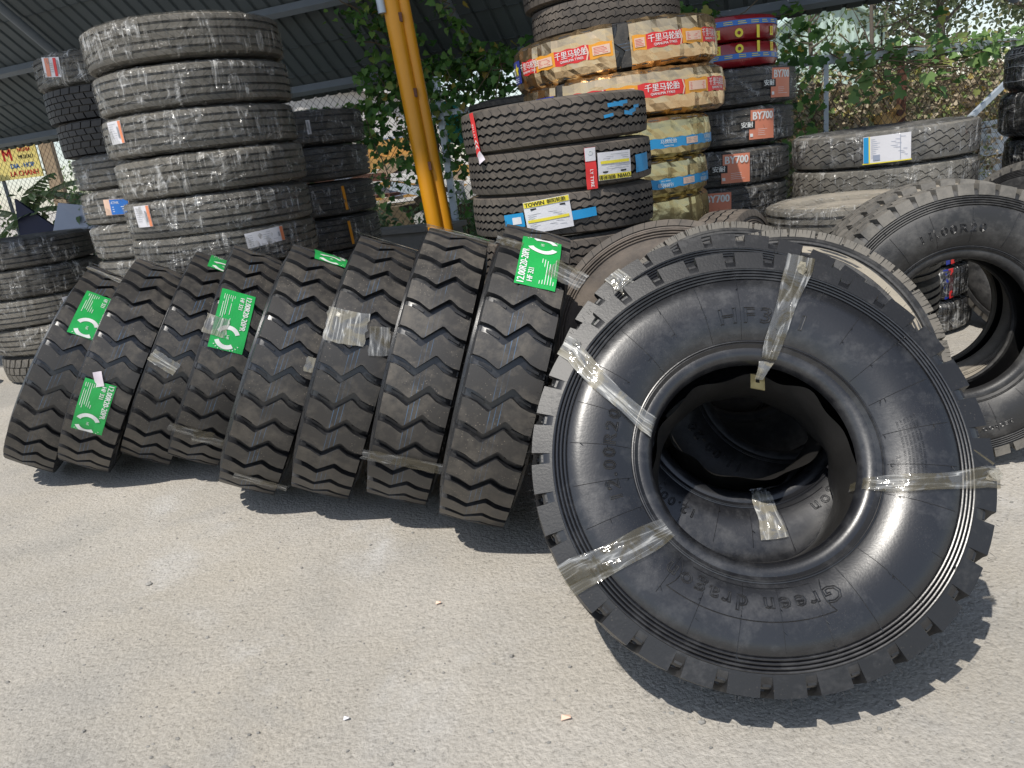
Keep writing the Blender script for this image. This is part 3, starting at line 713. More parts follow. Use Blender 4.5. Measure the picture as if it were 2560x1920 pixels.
# ------------------------------------------------------------------ the wrapped stacks on the left
G = 'tyres of the tall film wrapped stack'
def label_on(parent, phi, z0, R, w, h, parts, ang=0., mat='paper', lift=.006, name='paper_label'):
    """parts: list of (material, Flat)"""
    fn = on_tread(phi, z0, R, ang, lift); lab = put(name, Flat().rect(-w / 2, w / 2, -h / 2, h / 2, 10, 4), fn, 0, MAT[mat], parent, .0008)
    for i, (mt, fl) in enumerate(parts): put('label_print', fl, fn, .0022 + .0009 * i, MAT[mt], lab, .0008)
    return lab
def white_red(parent, phi, z0, R, ang=0., w=.14, h=.115, right=True):
    x = 1 if right else -1
    a = Flat().rect(min(x * (w / 2 - .024), x * (w / 2 - .002)), max(x * (w / 2 - .024), x * (w / 2 - .002)), -h / 2 + .002, h / 2 - .002, 2, 4)
    b = Flat(); lines(b, -w / 2 + .012, w / 2 - .045, [h / 2 - .015 - i * .012 for i in range(7)], .002, .5); b.rect(w / 2 - .042, w / 2 - .030, -h / 2 + .03, h / 2 - .03)
    return label_on(parent, phi, z0, R, w, h, [('orange_print', a), ('grey_print', b)], ang)
ordn = ['top', 'second', 'third', 'fourth', 'fifth', 'sixth', 'seventh', 'eighth', 'ninth', 'tenth']
R1 = .55; z1 = [2.182, 1.944, 1.712, 1.478, 1.247, 1.032, .803, .573, .344, .116]; x1 = [0, .004, -.008, .006, -.004, -.01, 0, 0, 0, 0]
S1 = []
for i, z in enumerate(z1):
    lb = '%s tyre of the tall clear wrapped stack behind the row of lug tyres' % ordn[i].capitalize() if i else 'Topmost dusty tyre of the tall clear wrapped stack at left, under the roof'
    if i == 2: lb = 'Third tyre down the tall wrapped stack, white label with red edge on its left'
    if i == 4: lb = 'Fifth tyre down the tall wrapped stack, white and red label at its left'
    if i == 5: lb = 'Sixth tyre down the tall wrapped stack, long white label near its right side'
    t = tyre('hwy', R1, .19, .226, stack_mat(-1.675 + x1[i], 5.03, z, random.uniform(0, 6), random.uniform(-.012, .012), random.uniform(-.012, .012)), lb, G)
    wrap(t, R1, .19, .226, 'film' if i % 3 else 'film_dusty', i * 1.3); S1.append(t)
def world_phi(t, phi):  # put labels by world angle although each tyre is turned about its axis
    r = t.matrix_world.to_euler(); return phi - math.degrees(atan2(t.matrix_world[1][0], t.matrix_world[0][0]))
white_red(S1[2], world_phi(S1[2], -127), 0.03, R1, 0, .135, .12); white_red(S1[4], world_phi(S1[4], -122), .03, R1, 0, .135, .12); white_red(S1[5], world_phi(S1[5], -49), .04, R1, .06, .24, .085)
G = 'tyres of the stack at the far left under the roof'
R2 = .525; P2 = [(-2.72, 6.42, 2.30), (-2.68, 6.36, 2.06), (-2.58, 6.22, 1.815), (-2.47, 6.08, 1.575), (-2.43, 6.0, 1.335), (-2.39, 5.93, 1.10), (-2.39, 5.92, .86), (-2.39, 5.92, .615), (-2.39, 5.92, .37), (-2.39, 5.92, .124)]
S2 = []
for i, p in enumerate(P2):
    kd = 'block' if i in (1, 2) else ('hwy_dark' if i == 0 else 'hwy')
    lb = ['Wrapped tyre with red and white sticker on top of the stack beside the roof edge', 'Upper of the two bare block tread tyres in the leaning left stack', 'Lower of the two bare block tread tyres in the leaning left stack', 'Wrapped tyre directly under the two block tread tyres', 'Wrapped tyre with blue label in the leaning left stack', 'Tan dusty wrapped tyre under the one with the blue label'][i] if i < 6 else '%s tyre from the top in the leaning left stack, mostly hidden' % ordn[i].capitalize()
    t = tyre(kd, R2, .195 if kd != 'block' else .21, .238, stack_mat(*p, random.uniform(0, 6)), lb, G); S2.append(t)
    if kd != 'block': wrap(t, R2, .195, .238, 'film' if i else 'film_dusty', i * 1.7)
a = Flat().rect(-.055, -.01, -.06, .06, 2, 3); b = Flat().rect(.03, .055, -.06, .06, 2, 3); c = Flat(); lines(c, -.004, .026, [.04 - .014 * k for k in range(6)], .003); c.rect(.062, .068, -.045, .045)
label_on(S2[0], world_phi(S2[0], -114), .02, R2, .165, .13, [('salmon_print', a), ('red_print', b), ('grey_print', c)], -.12)
a = Flat().rect(-.045, .09, -.05, .05, 4, 3); b = Flat().text('ATHK', .026, -.005, .028, .9); lines(b, -.03, .07, [.0, -.015, -.03], .004)
label_on(S2[4], world_phi(S2[4], -101), .0, R2, .19, .105, [('blue_print', a), ('white_print', b)], -.05, 'peach_print')
G = 'shaded tyres of the stack right of the tall wrapped stack'
for i, z in enumerate([1.719, 1.451, 1.182, .917, .66, .395, .13]):
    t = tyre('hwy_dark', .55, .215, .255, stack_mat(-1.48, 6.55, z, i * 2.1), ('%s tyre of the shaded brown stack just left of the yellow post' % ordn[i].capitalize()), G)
    wrap(t, .55, .215, .255, 'film_clear', i * .9)
    if i == 0: label_on(t, world_phi(t, -66), 0, .55, .03, .10, [('grey_print', Flat().rect(-.004, .004, -.04, .04))], 0, 'paper')
    if i in (2, 3, 4): put('yellow_streak', Flat().rect(-.012, .012, -.09, .09, 1, 6), on_tread(world_phi(t, -47), 0, .55, .05, .008), 0, MAT['amber_print'], t)
G = 'tyres of the low front stack at the left edge'
for i, (x, z) in enumerate([(-3.95, 1.062), (-3.94, .828), (-3.94, .594), (-3.86, .360), (-3.84, .122)]):
    lb = ['Top tyre of the low wrapped stack at the left edge, clear shiny film', 'Second tyre of the low wrapped stack at the left edge, fine scratched film', 'Third tyre of the low left stack, small white tag on the film', 'Fourth tyre of the low left stack, tan dust on its film', 'Bare worn lug tyre on the ground under the low left stack'][i]
    t = tyre('wornlug' if i == 4 else 'hwy_dark' if i < 2 else 'hwy', .525, .19, .232, stack_mat(x, 6.75, z, i * 1.1), lb, G)
    if i < 4: wrap(t, .525, .19, .232, ['film_clear', 'film', 'film', 'film_dusty'][i], i * 2.2)
    if i == 2: label_on(t, world_phi(t, -43), .01, .525, .045, .14, [('grey_print', Flat().rect(-.012, .0, -.05, .05))], .1)
m = MB(); m.tube([(-4.75, 6.2, 0), (-4.75, 6.2, .28), (-4.75, 6.2, .3), (-4.75, 6.2, .32), (-4.75, 6.2, .6)], [.2, .2, .208, .2, .2], 20); tag(obj('plastic_drum', m.mesh('plastic_drum', MAT['blue_print'], 40)), 'blue plastic drum half hidden behind the low left stack', 'drum')

# ------------------------------------------------------------------ middle stacks
G = 'brown tyres of the bare wavy tread stack'
RT = .43; TW = []
for i, z in enumerate([1.481, 1.292, 1.095, .897, .698, .498, .299, .100]):
    lb = ['Top bare brown tyre of the middle stack, narrow red strap over its left side', 'Second bare brown tyre of the middle stack, white yellow label and red tag', 'Third bare brown tyre of the middle stack, yellow and blue label at its front', 'Fourth bare brown tyre of the middle stack, no label'][i] if i < 4 else '%s tyre of the bare brown middle stack, hidden behind the row' % ordn[i].capitalize()
    t = tyre('wavy', RT, .165, .192, stack_mat(.35 + [-.004, .004, 0, -.004, 0, 0, 0, 0][i], 3.79, z, i * .7, [.0, .012, -.01, 0, 0, 0, 0, 0][i], [-.012, .008, .02, 0, 0, 0, 0, 0][i]), lb, G); TW.append(t)
fl = Flat().rect(-.10, .085, -.016, .016, 12, 2); pr = Flat().text('LY TYRE', .016, .01, 0, 1.0); pr.poly([(-.05, -.012), (-.035, 0), (-.05, .012), (-.043, .012), (-.028, 0), (-.043, -.012)]); pr.poly([(-.07, -.012), (-.055, 0), (-.07, .012), (-.063, .012), (-.048, 0), (-.063, -.012)])
fn = on_tread(world_phi(TW[0], -148), .0, RT, pi / 2 + .10, .007); s_ = put('red_strap', fl, fn, 0, MAT['red_print'], TW[0], .001); put('label_print', pr, fn, .0025, MAT['white_print'], s_)
put('strap_tail', Flat().rect(-.02, .02, -.022, .022, 5, 5), on_tread(world_phi(TW[0], -145), -.105, RT, .5, .01), 0, MAT['paper_back'], TW[0], .006)
def towin(parent, phi, z0, flip, w=.19, h=.115, ang=0.):
    y = Flat().rect(-w / 2 + .002, w / 2 - .002, h / 2 - .024, h / 2 - .002, 8, 1); y.rect(-w / 2 + .01, w / 2 - .012, -.022, -.010, 8, 1)
    b = Flat().text('TOWIN', .024, -.048, h / 2 - .0135, 1.05, 0, .0008); b.text('朝阳轮胎', .020, .045, h / 2 - .0135, 1., 0, .0005); b.rect(-w / 2 + .03, w / 2 - .02, h / 2 - .037, h / 2 - .030)
    g = Flat(); lines(g, -w / 2 + .015, w / 2 - .02, [.012, .003, -.006, -.030, -.038, -.046], .0018, .3)
    return label_on(parent, phi, z0, RT, w, h, [('yellow_print', y), ('black_print', b), ('grey_print', g)], ang + (pi if flip else 0), 'paper', .010)
towin(TW[1], world_phi(TW[1], -62.5), -.012, True, .17, .115, -.02); towin(TW[2], world_phi(TW[2], -104), .004, False, .20, .135, .10)
fl = Flat().rect(-.085, .085, -.024, .024, 10, 2); pr = Flat().text('LY TYRE', .020, .04, 0, 1., 0, .0004); pr.arc(-.065, 0, .006, .010, 0, 360, 12)
fn = on_tread(world_phi(TW[1], -78), -.012, RT, -pi / 2, .011); s_ = put('red_tag', fl, fn, 0, MAT['red_print'], TW[1], .002); put('label_print', pr, fn, .003, MAT['white_print'], s_, .002); put('label_print', Flat().rect(-.084, -.03, -.023, .023, 3, 2), fn, .002, MAT['paper'], s_, .002)
put('blue_strip', Flat().rect(-.05, .05, -.035, .025, 6, 2), on_tread(world_phi(TW[2], -125), -.008, RT, .08, .008), 0, MAT['cyan_print'], TW[2], .001); put('blue_strip_window', Flat().rect(-.022, .022, -.018, .012, 3, 2), on_tread(world_phi(TW[2], -123), -.010, RT, .08, .0095), 0, MAT['paper'], TW[2], .001)
put('blue_strip', Flat().rect(-.07, .05, -.02, .018, 6, 2), on_tread(world_phi(TW[2], -83), -.004, RT, .08, .008), 0, MAT['cyan_print'], TW[2], .001)
put('blue_strip', Flat().rect(-.06, .05, -.045, .03, 6, 2), on_tread(world_phi(TW[1], -38), -.01, RT, .05, .008), 0, MAT['cyan_print'], TW[1], .003)
for k in range(7): put('blue_remnant', Flat().rect(-.02 - .02 * random.random(), .02, -.006, .008 * random.random() + .003, 3, 1), on_tread(world_phi(TW[0], -62 + k * 4.), random.uniform(-.04, .04), RT, random.uniform(-.2, .2), .004), 0, MAT['cyan_print'], TW[0], .001)

G = 'foil wrapped tyres of the gold stack'
def gold(i, x, y, z, R, Ws, mat, lb, gap=None, tilt=(0, 0), band='red'):
    t = tyre('zigzag' if R > .52 else 'hwy_dark', R, Ws * .86, Ws * .97, stack_mat(x, y, z, 0, *tilt), lb, G)
    a0, a1 = (gap[1], gap[0] + 360) if gap else (30, 390)
    obj('foil_wrap', foil_mesh(R, Ws * .86, Ws * .98, 11 + i, mat, a0, a1), t)
    return t
gd0 = gold(0, .825, 4.80, 1.825, .5625, .242, 'foil', 'Upper gold foil wrapped tyre with red and orange band, split showing black tread', (-99, -91), (rad(0), rad(-2.6)))
gd1 = gold(1, .850, 4.77, 1.582, .5625, .240, 'foil', 'Second gold foil tyre, its red band partly behind the brown bare tyre', (-138, -133), (0, rad(-.6)))
gd2 = gold(2, .78, 4.61, 1.352, .50, .205, 'foil_olive', 'Upper olive gold foil tyre with blue band, third in the gold stack', None)
gd3 = gold(3, .75, 4.60, 1.150, .50, .198, 'foil_olive', 'Lower olive gold foil tyre with upside down blue band, fourth in the gold stack', None)
for i, z in enumerate([.927, .66, .395, .132]): gold(4 + i, .75, 4.60, z, .50, .262, 'foil_olive', '%s foil tyre of the gold stack, hidden low behind other tyres' % ordn[4 + i].capitalize(), None)
def red_band(t, R, segs, zc, hh=.036):
    """alternating red name panels and amber panels round the foil"""
    for k, (a0, a1, kind) in enumerate(segs):
        b = obj('printed_band', ring_band(R, zc - hh, zc + hh, a0, a1, 'red_print' if kind == 'r' else 'amber_print', .0185), t); mid = (a0 + a1) / 2; fn = on_tread(mid, zc, R, 0, .021); half = rad(a1 - a0) * R / 2
        if kind == 'r':
            f = Flat().text('千里马轮胎', .040, 0, .008, .95, 0, .0007); f.text('QIANLIMA TYRES', .017, 0, -.020, 1.0, 0, .0005); put('label_print', f, fn, 0, MAT['white_print'], b)
            put('label_print', Flat().poly([(half - .012, -hh), (half - .001, 0), (half - .012, hh), (half - .02, hh), (half - .009, 0), (half - .02, -hh)]), fn, .0008, MAT['peach_print'], b)
        else:
            put('label_print', Flat().rect(-half * .72, half * .78, -hh * .60, hh * .60, 5, 2), fn, 0, MAT['peach_print'], b); put('label_print', lines(Flat(), -half * .6, half * .66, [.013, .006, -.001, -.008, -.015], .002), fn, .001, MAT['red_print'], b)
red_band(gd0, .5625, [(-160, -146, 'r'), (-146, -132, 'a'), (-132, -112, 'r'), (-112, -100, 'a'), (-90, -83, 'a'), (-83, -62, 'r'), (-62, -46, 'a'), (-46, -28, 'r')], .0)
red_band(gd1, .5625, [(-130, -108, 'r'), (-108, -92, 'a'), (-92, -66, 'r'), (-66, -49, 'a'), (-49, -28, 'r'), (-28, -12, 'a')], .008)
for t, ph, R in ((gd0, -171, .5625), (gd1, -146, .5625)):
    s_ = put('blue_label', Flat().rect(-.075, .075, -.06, .06, 6, 3), on_tread(ph, -.005, R, 0, .020), 0, MAT['navy_print'], t, .001); fn = on_tread(ph, -.005, R, 0, .0225)
    pts = [(.02 + (.042 if k % 2 == 0 else .018) * cos(rad(90 + k * 36)), .012 + (.042 if k % 2 == 0 else .018) * sin(rad(90 + k * 36))) for k in range(10)]
    put('label_print', Flat().poly(pts), fn, 0, MAT['yellow_print'], s_); put('label_print', lines(Flat().rect(-.06, -.02, -.01, .03), -.06, .05, [-.03, -.04, -.05], .003), fn, .001, MAT['white_print'], s_)
for t, flip in ((gd2, 0), (gd3, pi)):
    s_ = obj('printed_band', ring_band(.50, -.052, -.004, -175, -20, 'cyan_print', .0185, 50, 0.0), t)
    for ph in (-152, -116, -78, -42):
        fn = on_tread(ph - 10, -.028, .50, flip, .0215); put('label_print', Flat().rect(-.045, .045, -.016, .016, 4, 1), fn, 0, MAT['peach_print'], s_); put('label_print', lines(Flat(), -.035, .035, [.008, 0, -.008], .002), fn, .001, MAT['grey_print'], s_)
        fn = on_tread(ph + 8, -.028, .50, flip, .0215); f = Flat().text('马牌轮胎', .024, 0, .006, 1., 0, .0004); f.text('MAPAI TYRE', .010, 0, -.014, 1., 0, .0003); put('label_print', f, fn, 0, MAT['white_print'], s_)
G = 'bare tyres on top of the gold stack'
tyre('saw', .425, .14, .16, stack_mat(.80, 4.85, 2.028, .3), 'Bare saw tooth tread tyre lying directly on the upper gold foil tyre', G)
tyre('saw', .44, .14, .16, stack_mat(.78, 4.87, 2.195, 1.3), 'Topmost bare tyre above the gold stack, cut by the picture edge', G)
G = 'tyres of the shaded stack behind the bare brown stack'
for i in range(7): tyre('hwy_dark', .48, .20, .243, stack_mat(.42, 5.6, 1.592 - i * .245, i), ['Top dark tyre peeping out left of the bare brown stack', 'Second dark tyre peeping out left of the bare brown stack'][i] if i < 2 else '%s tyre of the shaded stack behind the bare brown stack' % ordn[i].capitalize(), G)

G = 'black wrapped tyres with orange sticker stack'
BY = []
for i, z in enumerate([1.591, 1.342, 1.085, .85, .612, .367, .123]):
    lb = '%s black wrapped tyre with orange BY700 sticker, counted from the red patterned tyres' % ['First', 'Second', 'Third', 'Fourth'][i] if i < 4 else '%s black wrapped tyre of the orange sticker stack, hidden low' % ordn[i].capitalize()
    xx = 1.65 + [.09, .04, -.02, -.05, 0, 0, 0][i]; yy = 5.8 + [.1, .03, -.03, -.06, 0, 0, 0][i]
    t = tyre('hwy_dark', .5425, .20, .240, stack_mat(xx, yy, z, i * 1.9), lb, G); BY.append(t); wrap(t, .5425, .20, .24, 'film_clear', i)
    if i < 4:
        ph = world_phi(t, [-61, -76, -92, -104][i]); w, h = .26, .185; lf = .0095
        s_ = put('orange_sticker', Flat().rect(-.06, w / 2, -h / 2, .020, 6, 3).rect(-.05, w / 2, .020, h / 2, 6, 2), on_tread(ph, .005, .5425, -.03, lf), 0, MAT['salmon_print'], t, .001)
        fn = on_tread(ph, .005, .5425, -.03, lf); put('label_print', Flat().rect(-.125, -.02, -.024, .024, 4, 2), fn, .0022, MAT['black_print'], s_, .001)
        f = Flat().text('BY700', .070, .040, .053, .84, 0, .0025); f.text('安耐', .040, -.075, 0, 1.05, 0, .0012); lines(f, .0, .10, [-.03, -.042, -.054, -.066], .002, .5); f.rect(-.055, -.035, -.075, -.055); put('label_print', f, fn, .0036, MAT['white_print'], s_, .001)
G = 'red patterned small tyres'
for i, z in enumerate([1.974, 1.806]):
    t = tyre('hwy_dark', .405, .13, .160, stack_mat(1.75, 5.92, z, 0), ['Upper small tyre wrapped in red and yellow film with blue band', 'Lower small tyre wrapped in red and yellow film, grey sticker at left'][i], G)
    v = []; f = []; prf = [(.25, .07), (.36, .082), (.402, .07), (.415, .04), (.418, 0), (.415, -.04), (.402, -.07), (.36, -.082), (.25, -.07)]
    for a_ in range(73):
        tt = 2 * pi * a_ / 72
        for r, z_ in prf: q = r + random.uniform(-.003, .003); v.append((q * cos(tt), q * sin(tt), z_))
    for a_ in range(72):
        for j in range(8): f.append((a_ * 9 + j, (a_ + 1) * 9 + j, (a_ + 1) * 9 + j + 1, a_ * 9 + j + 1))
    if 'red_film' not in MAT: MAT['red_film'] = simple('red_patterned_film', (.26, .012, .018), .25, 0, .7, .15, 9., .25)
    w_ = obj('patterned_wrap', mesh('patterned_wrap', v, f, MAT['red_film'], 50), t); sl_ = -.018 if i else .0
    obj('printed_band', ring_band(.405, (.012 if i == 0 else -.045), (.045 if i == 0 else -.012), -180, 0, 'blue_print', .0165, 40, sl_), t)
    f2 = Flat()
    for k in range(13): put('label_print', lines(Flat(), -.035, .03, [.006, -.006], .004, .3), on_tread(-172 + k * 13, (.028 if i == 0 else -.028) + sl_ * sin(rad(-172 + k * 13)), .405, 0, .0185), 0, MAT['yellow_print'], t)
    for k in range(9):
        fn = on_tread(-165 + k * 20, (-.035 if i == 0 else .035), .405, 0, .0155)
        if k % 3 == 0: put('yellow_print', Flat().rect(-.02, .02, -.028, .028, 3, 2), fn, 0, MAT['yellow_print'], t); put('label_print', Flat().text('S', .05, 0, 0, 1.), fn, .0012, MAT['red_print'], t)
        elif k % 3 == 1: put('yellow_print', Flat().arc(0, 0, .012, .028, 0, 360, 14), fn, 0, MAT['yellow_print'], t)
        else: put('yellow_print', Flat().rect(-.012, .012, -.04, .04, 2, 4), fn, 0, MAT['yellow_print'], t)
    if i: label_on(t, -118, .0, .405, .13, .12, [('paper', Flat().rect(-.055, .02, -.01, .055, 3, 2)), ('black_print', lines(Flat(), -.05, .05, [-.03, -.045], .008))], 0, 'grey_print', .019)

# ------------------------------------------------------------------ right stacks
G = 'dusty wrapped tyres of the right stack'
LS = []
for i, z in enumerate([1.143, .936, .730, .526, .320, .112]):
    lb = ['Top wrapped zigzag tyre of the right stack with white and blue label', 'Second wrapped dusty tyre of the right stack, under the labelled one', 'Third tyre of the right stack in black film with red and blue print', 'Fourth tyre of the right stack, seen through the leaning tyre at right', 'Fifth tyre of the right stack in black film', 'Bottom tyre of the right stack on the ground'][i]
    t = tyre('zigrib' if i < 2 else 'hwy_dark', .525, .172, .204, stack_mat(2.48, 4.94, z, i * .8, 0, rad(-.6) if i == 0 else 0), lb, G); LS.append(t)
    wrap(t, .525, .172, .204, ['film_clear', 'film_dusty', 'film_black', 'film_black', 'film_black', 'film_black'][i], i)
    if i in (2, 3, 4): 
        for dph, mt in ((-74, 'navy_print'), (-70, 'red_print')): put('print_streak', Flat().rect(-.018, .018, -.09, .09, 2, 5), on_tread(world_phi(t, dph), 0, .525, .1, .003), 0, MAT[mt], t, .003)
fl = Flat().rect(-.118, -.092, -.07, .07, 2, 4); b = Flat(); lines(b, -.08, .105, [.055 - .011 * k for k in range(10)], .0022, .35); b.rect(-.07, -.035, -.06, -.03); b.rect(.065, .068, -.065, .065)
s_ = label_on(LS[0], world_phi(LS[0], -114), .0, .525, .24, .145, [('cyan_print', fl), ('greyblue', b)], .01, 'paper', .012); put('label_edge', Flat().rect(-.125, .123, -.078, -.072, 6, 1).rect(-.092, -.086, -.072, .072), on_tread(world_phi(LS[0], -114), 0, .525, .01, .0115), 0.001, MAT['yellow_print'], s_)
G = 'grey dusty flat lying tyres'
for i, z in enumerate([.868, .672, .476, .282, .09]):
    t = tyre('hwy', .40, .165, .194 if i < 4 else .178, stack_mat(1.76, 3.80, z, i), ['Grey dusty tyre lying flat, its dusty upper side showing, below the right stack', 'Second tyre under the flat grey dusty tyre', 'Third tyre under the flat grey dusty tyre', 'Fourth tyre under the flat grey dusty tyre', 'Bottom tyre under the flat grey dusty tyre'][i], G, 'lying_tyre', .20)
    if i == 0:
        c2 = t.children[0] if t.children[0].name.startswith('carcass') else t.children[1]; me = c2.data.copy(); me.materials[0] = MAT['cream_side']; c2.data = me; wrap(t, .40, .165, .194, 'film', 0)
G = 'black film wrapped tyres at the right edge'
for i in range(6):
    t = tyre('hwy_dark', .50, .215, .262, stack_mat(3.80 + [0, -.02, .03, 0, 0, 0][i], 4.9, 1.485 - .27 * i, i), '%s black stretch wrapped tyre of the stack at the right edge' % ordn[i].capitalize(), G)
    wrap(t, .50, .215, .262, 'film_black', i, .006)
    if i in (1, 3): put('orange_sticker', Flat().rect(-.05, .05, -.09, .09, 3, 4), on_tread(world_phi(t, -152), 0, .50, 0, .013), 0, MAT['salmon_print'], t, .001)
    v = []; f = []
    mb = MB()
    for k in range(9):
        zz = random.uniform(-.12, .12); a0 = random.uniform(150, 190); mb.tube([((.512) * cos(rad(a0 + q * 14)), .512 * sin(rad(a0 + q * 14)), zz + random.uniform(-.01, .01)) for q in range(5)], .0016, 4, False)
    obj('film_fold', mb.mesh('film_fold', MAT['white_pipe']), t)
tyre('worn', .50, .18, .24, basis_mat((1.10, 3.63, .50), Vector((.6, .8, 0)), Vector((0, 0, 1)), Vector((.8, -.6, 0))), 'Worn ribbed tyre standing upright between the gold stack and the leaning tyres', 'standing tyres')

# ------------------------------------------------------------------ row of new lug tyres leaning to the right
G = 'new lug tyres leaning in a row'
ROW = [(-2.36, 4.14, .535, 15.8, 34.3), (-2.025, 4.015, .545, 14.3, 31.6), (-1.715, 4.015, .545, 14.8, 31.4), (-1.46, 3.915, .553, 16., 29.0), (-1.03, 3.434, .557, 9, 27.5), (-.676, 3.274, .563, 4.1, 24.6), (-.338, 3.107, .57, -1, 21.2), (-.025, 2.825, .571, -4.9, 19.9)]
RL = ['Leftmost leaning lug tyre of the front row, torn green label on its tread', 'Second leaning lug tyre from the left, green label low and a white tag', 'Third leaning lug tyre from the left, crumpled tape on its left edge', 'Fourth leaning lug tyre from the left, large green label half way up', 'Fifth leaning lug tyre from the left, green label folded over its top', 'Sixth leaning lug tyre from the left, shiny tape patch on its tread', 'Seventh leaning lug tyre from the left, clear tape band near the ground', 'Rightmost leaning lug tyre of the row, green label on top beside the big front tyre']
RR = .5625; RO = []
for i, (x, y, z, yw, ln) in enumerate(ROW):
    t = tyre('zigzag', RR, .236, .285 if i not in (1, 2, 3) else .262, row_mat((x, y, z), yw, ln) @ Matrix.Rotation(random.uniform(0, .18), 4, 'Z'), RL[i], G, 'lug_tyre', .254); RO.append(t)
def rphi(i, ph):
    m0 = row_mat(ROW[i][:3], *ROW[i][3:]); d = m0.inverted() @ RO[i].matrix_world; return ph - math.degrees(atan2(d[1][0], d[0][0]))
green_label(RO[0], rphi(0, -46), .02, RR, .04, .27, .15); green_label(RO[1], rphi(1, 9), -.02, RR, .03, .27, .135)
green_label(RO[2], rphi(2, -84), .03, RR, .03, .27, .15); green_label(RO[3], rphi(3, -29), -.03, RR, .05, .29, .15)
green_label(RO[4], rphi(4, -90), .05, RR, .08, .27, .15); green_label(RO[7], rphi(7, -63), .020, RR, pi + .02, .27, .135); green_label(RO[6], rphi(6, -108), .05, RR, 0, .27, .15)
fn = on_tread(rphi(1, -7), -.045, RR, .5, .006); put('white_tag', Flat().rect(-.02, .05, -.018, .018, 5, 2), fn, 0, MAT['paper_back'], RO[1], .005)
for i, ph, z0, L, Wd, ang, mt in [(0, -80, .01, .27, .05, 1.5, 'tape_white'), (0, -97, .0, .27, .05, 1.6, 'tape'), (1, -95, .02, .27, .05, 1.45, 'tape'), (2, -9, -.06, .13, .06, 1.3, 'tape_white'), (3, -24, -.09, .09, .10, 0, 'tape_white'), (3, 33, .06, .2, .05, 1.7, 'tape'), (4, -20, .10, .06, .05, 0, 'tape_white'), (5, -30, -.06, .13, .15, 0.1, 'tape_white'), (5, -28, .07, .11, .08, .25, 'tape'), (5, -97, 0, .3, .06, 1.5, 'tape_white'), (6, 22, .0, .30, .05, 1.62, 'tape'), (6, -88, .01, .28, .07, 1.5, 'tape'), (6, -97, 0, .28, .05, 1.6, 'tape_white'), (7, -68, -.09, .09, .05, 1.5, 'tape'), (7, -58, .12, .12, .09, 1.2, 'tape'), (4, 42, .05, .22, .05, 1.55, 'tape'), (3, 30, -.05, .2, .05, 1.6, 'tape')]:
    tape_patch(RO[i], rphi(i, ph), z0, RR, L, Wd, ang, mt)
def hairs(parent, R, Wt, N, rng, L=.011, seed=1, both=True):
    rr = random.Random(seed); m = MB()
    for k in range(N):
        for z in ((-Wt / 2, Wt / 2) if both else (Wt / 2,)):
            for q in range(2):
                t = 2 * pi * (k + rr.random()) / N; d = rr.uniform(-.004, .004); o = rr.uniform(.6, 1.1) * L
                p = Vector((R * cos(t), R * sin(t), z)); n_ = Vector((cos(t), sin(t), (1 if z > 0 else -1) * rr.uniform(.1, .6))).normalized()
                m.tube([p, p + n_ * o + Vector((d, d, 0))], [.0007, .0004], 3, False)
    o = obj('rubber_hairs', m.mesh('rubber_hairs', MAT['black_print']), parent); o['kind'] = 'stuff'; return o
for i in (4, 5, 6, 7): hairs(RO[i], RR - .003, .25, 60, None, .012, i)

# ------------------------------------------------------------------ leaning tyres on the right, with the big tyre in front
G = 'big tyres leaning back in the right hand group'
hn = Vector((-.048, -.82, .571)).normalized()
def mould_lines(parent, pr, N, seed):
    rr = random.Random(seed); m = MB()
    for k in range(N):
        t = 2 * pi * (k + .3 + rr.uniform(-.03, .03)) / N; a_, b_ = rr.choice([(.31, .47), (.31, .47), (.36, .47), (.31, .42), (.44, .51), (.31, .50)]); P = []
        for q in range(15):
            r = a_ + (b_ - a_) * q / 14; P.append((r * cos(t), r * sin(t), prof_z(pr, r) + .0006))
        m.tube(P, .00065, 4, False)
        for q in range(2):
            r = rr.uniform(a_, b_); p = Vector((r * cos(t), r * sin(t), prof_z(pr, r))); m.tube([p, p + Vector((rr.uniform(-.008, .008), rr.uniform(-.012, -.002), .006))], .0009, 3, False)
    o = obj('mould_lines', m.mesh('mould_lines', MAT['new_side']), parent); o['kind'] = 'stuff'; return o
def flap_ring(parent, rb, hs, seed, mat='flap', dz=0., w0=.285, dy=0.):
    rr = random.Random(seed); v = []; f = []; seg = 120; rws = 9; ph = [rr.uniform(0, 6) for _ in range(4)]
    for a_ in range(seg):
        t = 2 * pi * a_ / seg; wz = 1 + .10 * sin(9 * t + ph[0]) + .08 * sin(5 * t + ph[1]) + .05 * sin(14 * t + ph[2])
        for j in range(rws):
            u = j / (rws - 1) * 2 - 1; z = u * w0 / 2 * wz; r = rb - .020 - .012 * (1 - u * u) + .006 * abs(u) * sin(11 * t + ph[3] + (1 if u > 0 else 2)) + (.010 * u * u); v.append((r * cos(t), r * sin(t), z + dz))
    for a_ in range(seg):
        b_ = (a_ + 1) % seg
        for j in range(rws - 1): f.append((a_ * rws + j, b_ * rws + j, b_ * rws + j + 1, a_ * rws + j + 1))
    me = mesh('flap', v, f, MAT[mat], 60); o = obj('flap', me, parent); o.location = (0, dy, 0); return o
hero = tyre('zigzag_fine', .5625, .25, .30, face_mat((.585, 1.849, .53), hn), 'Biggest black tyre in front, leaning back, taped in five places, sidewall facing the viewer', G, 'lug_tyre', .254)
hp = CACHE[('zigzag_fine', .5625, .25, .30)][2]
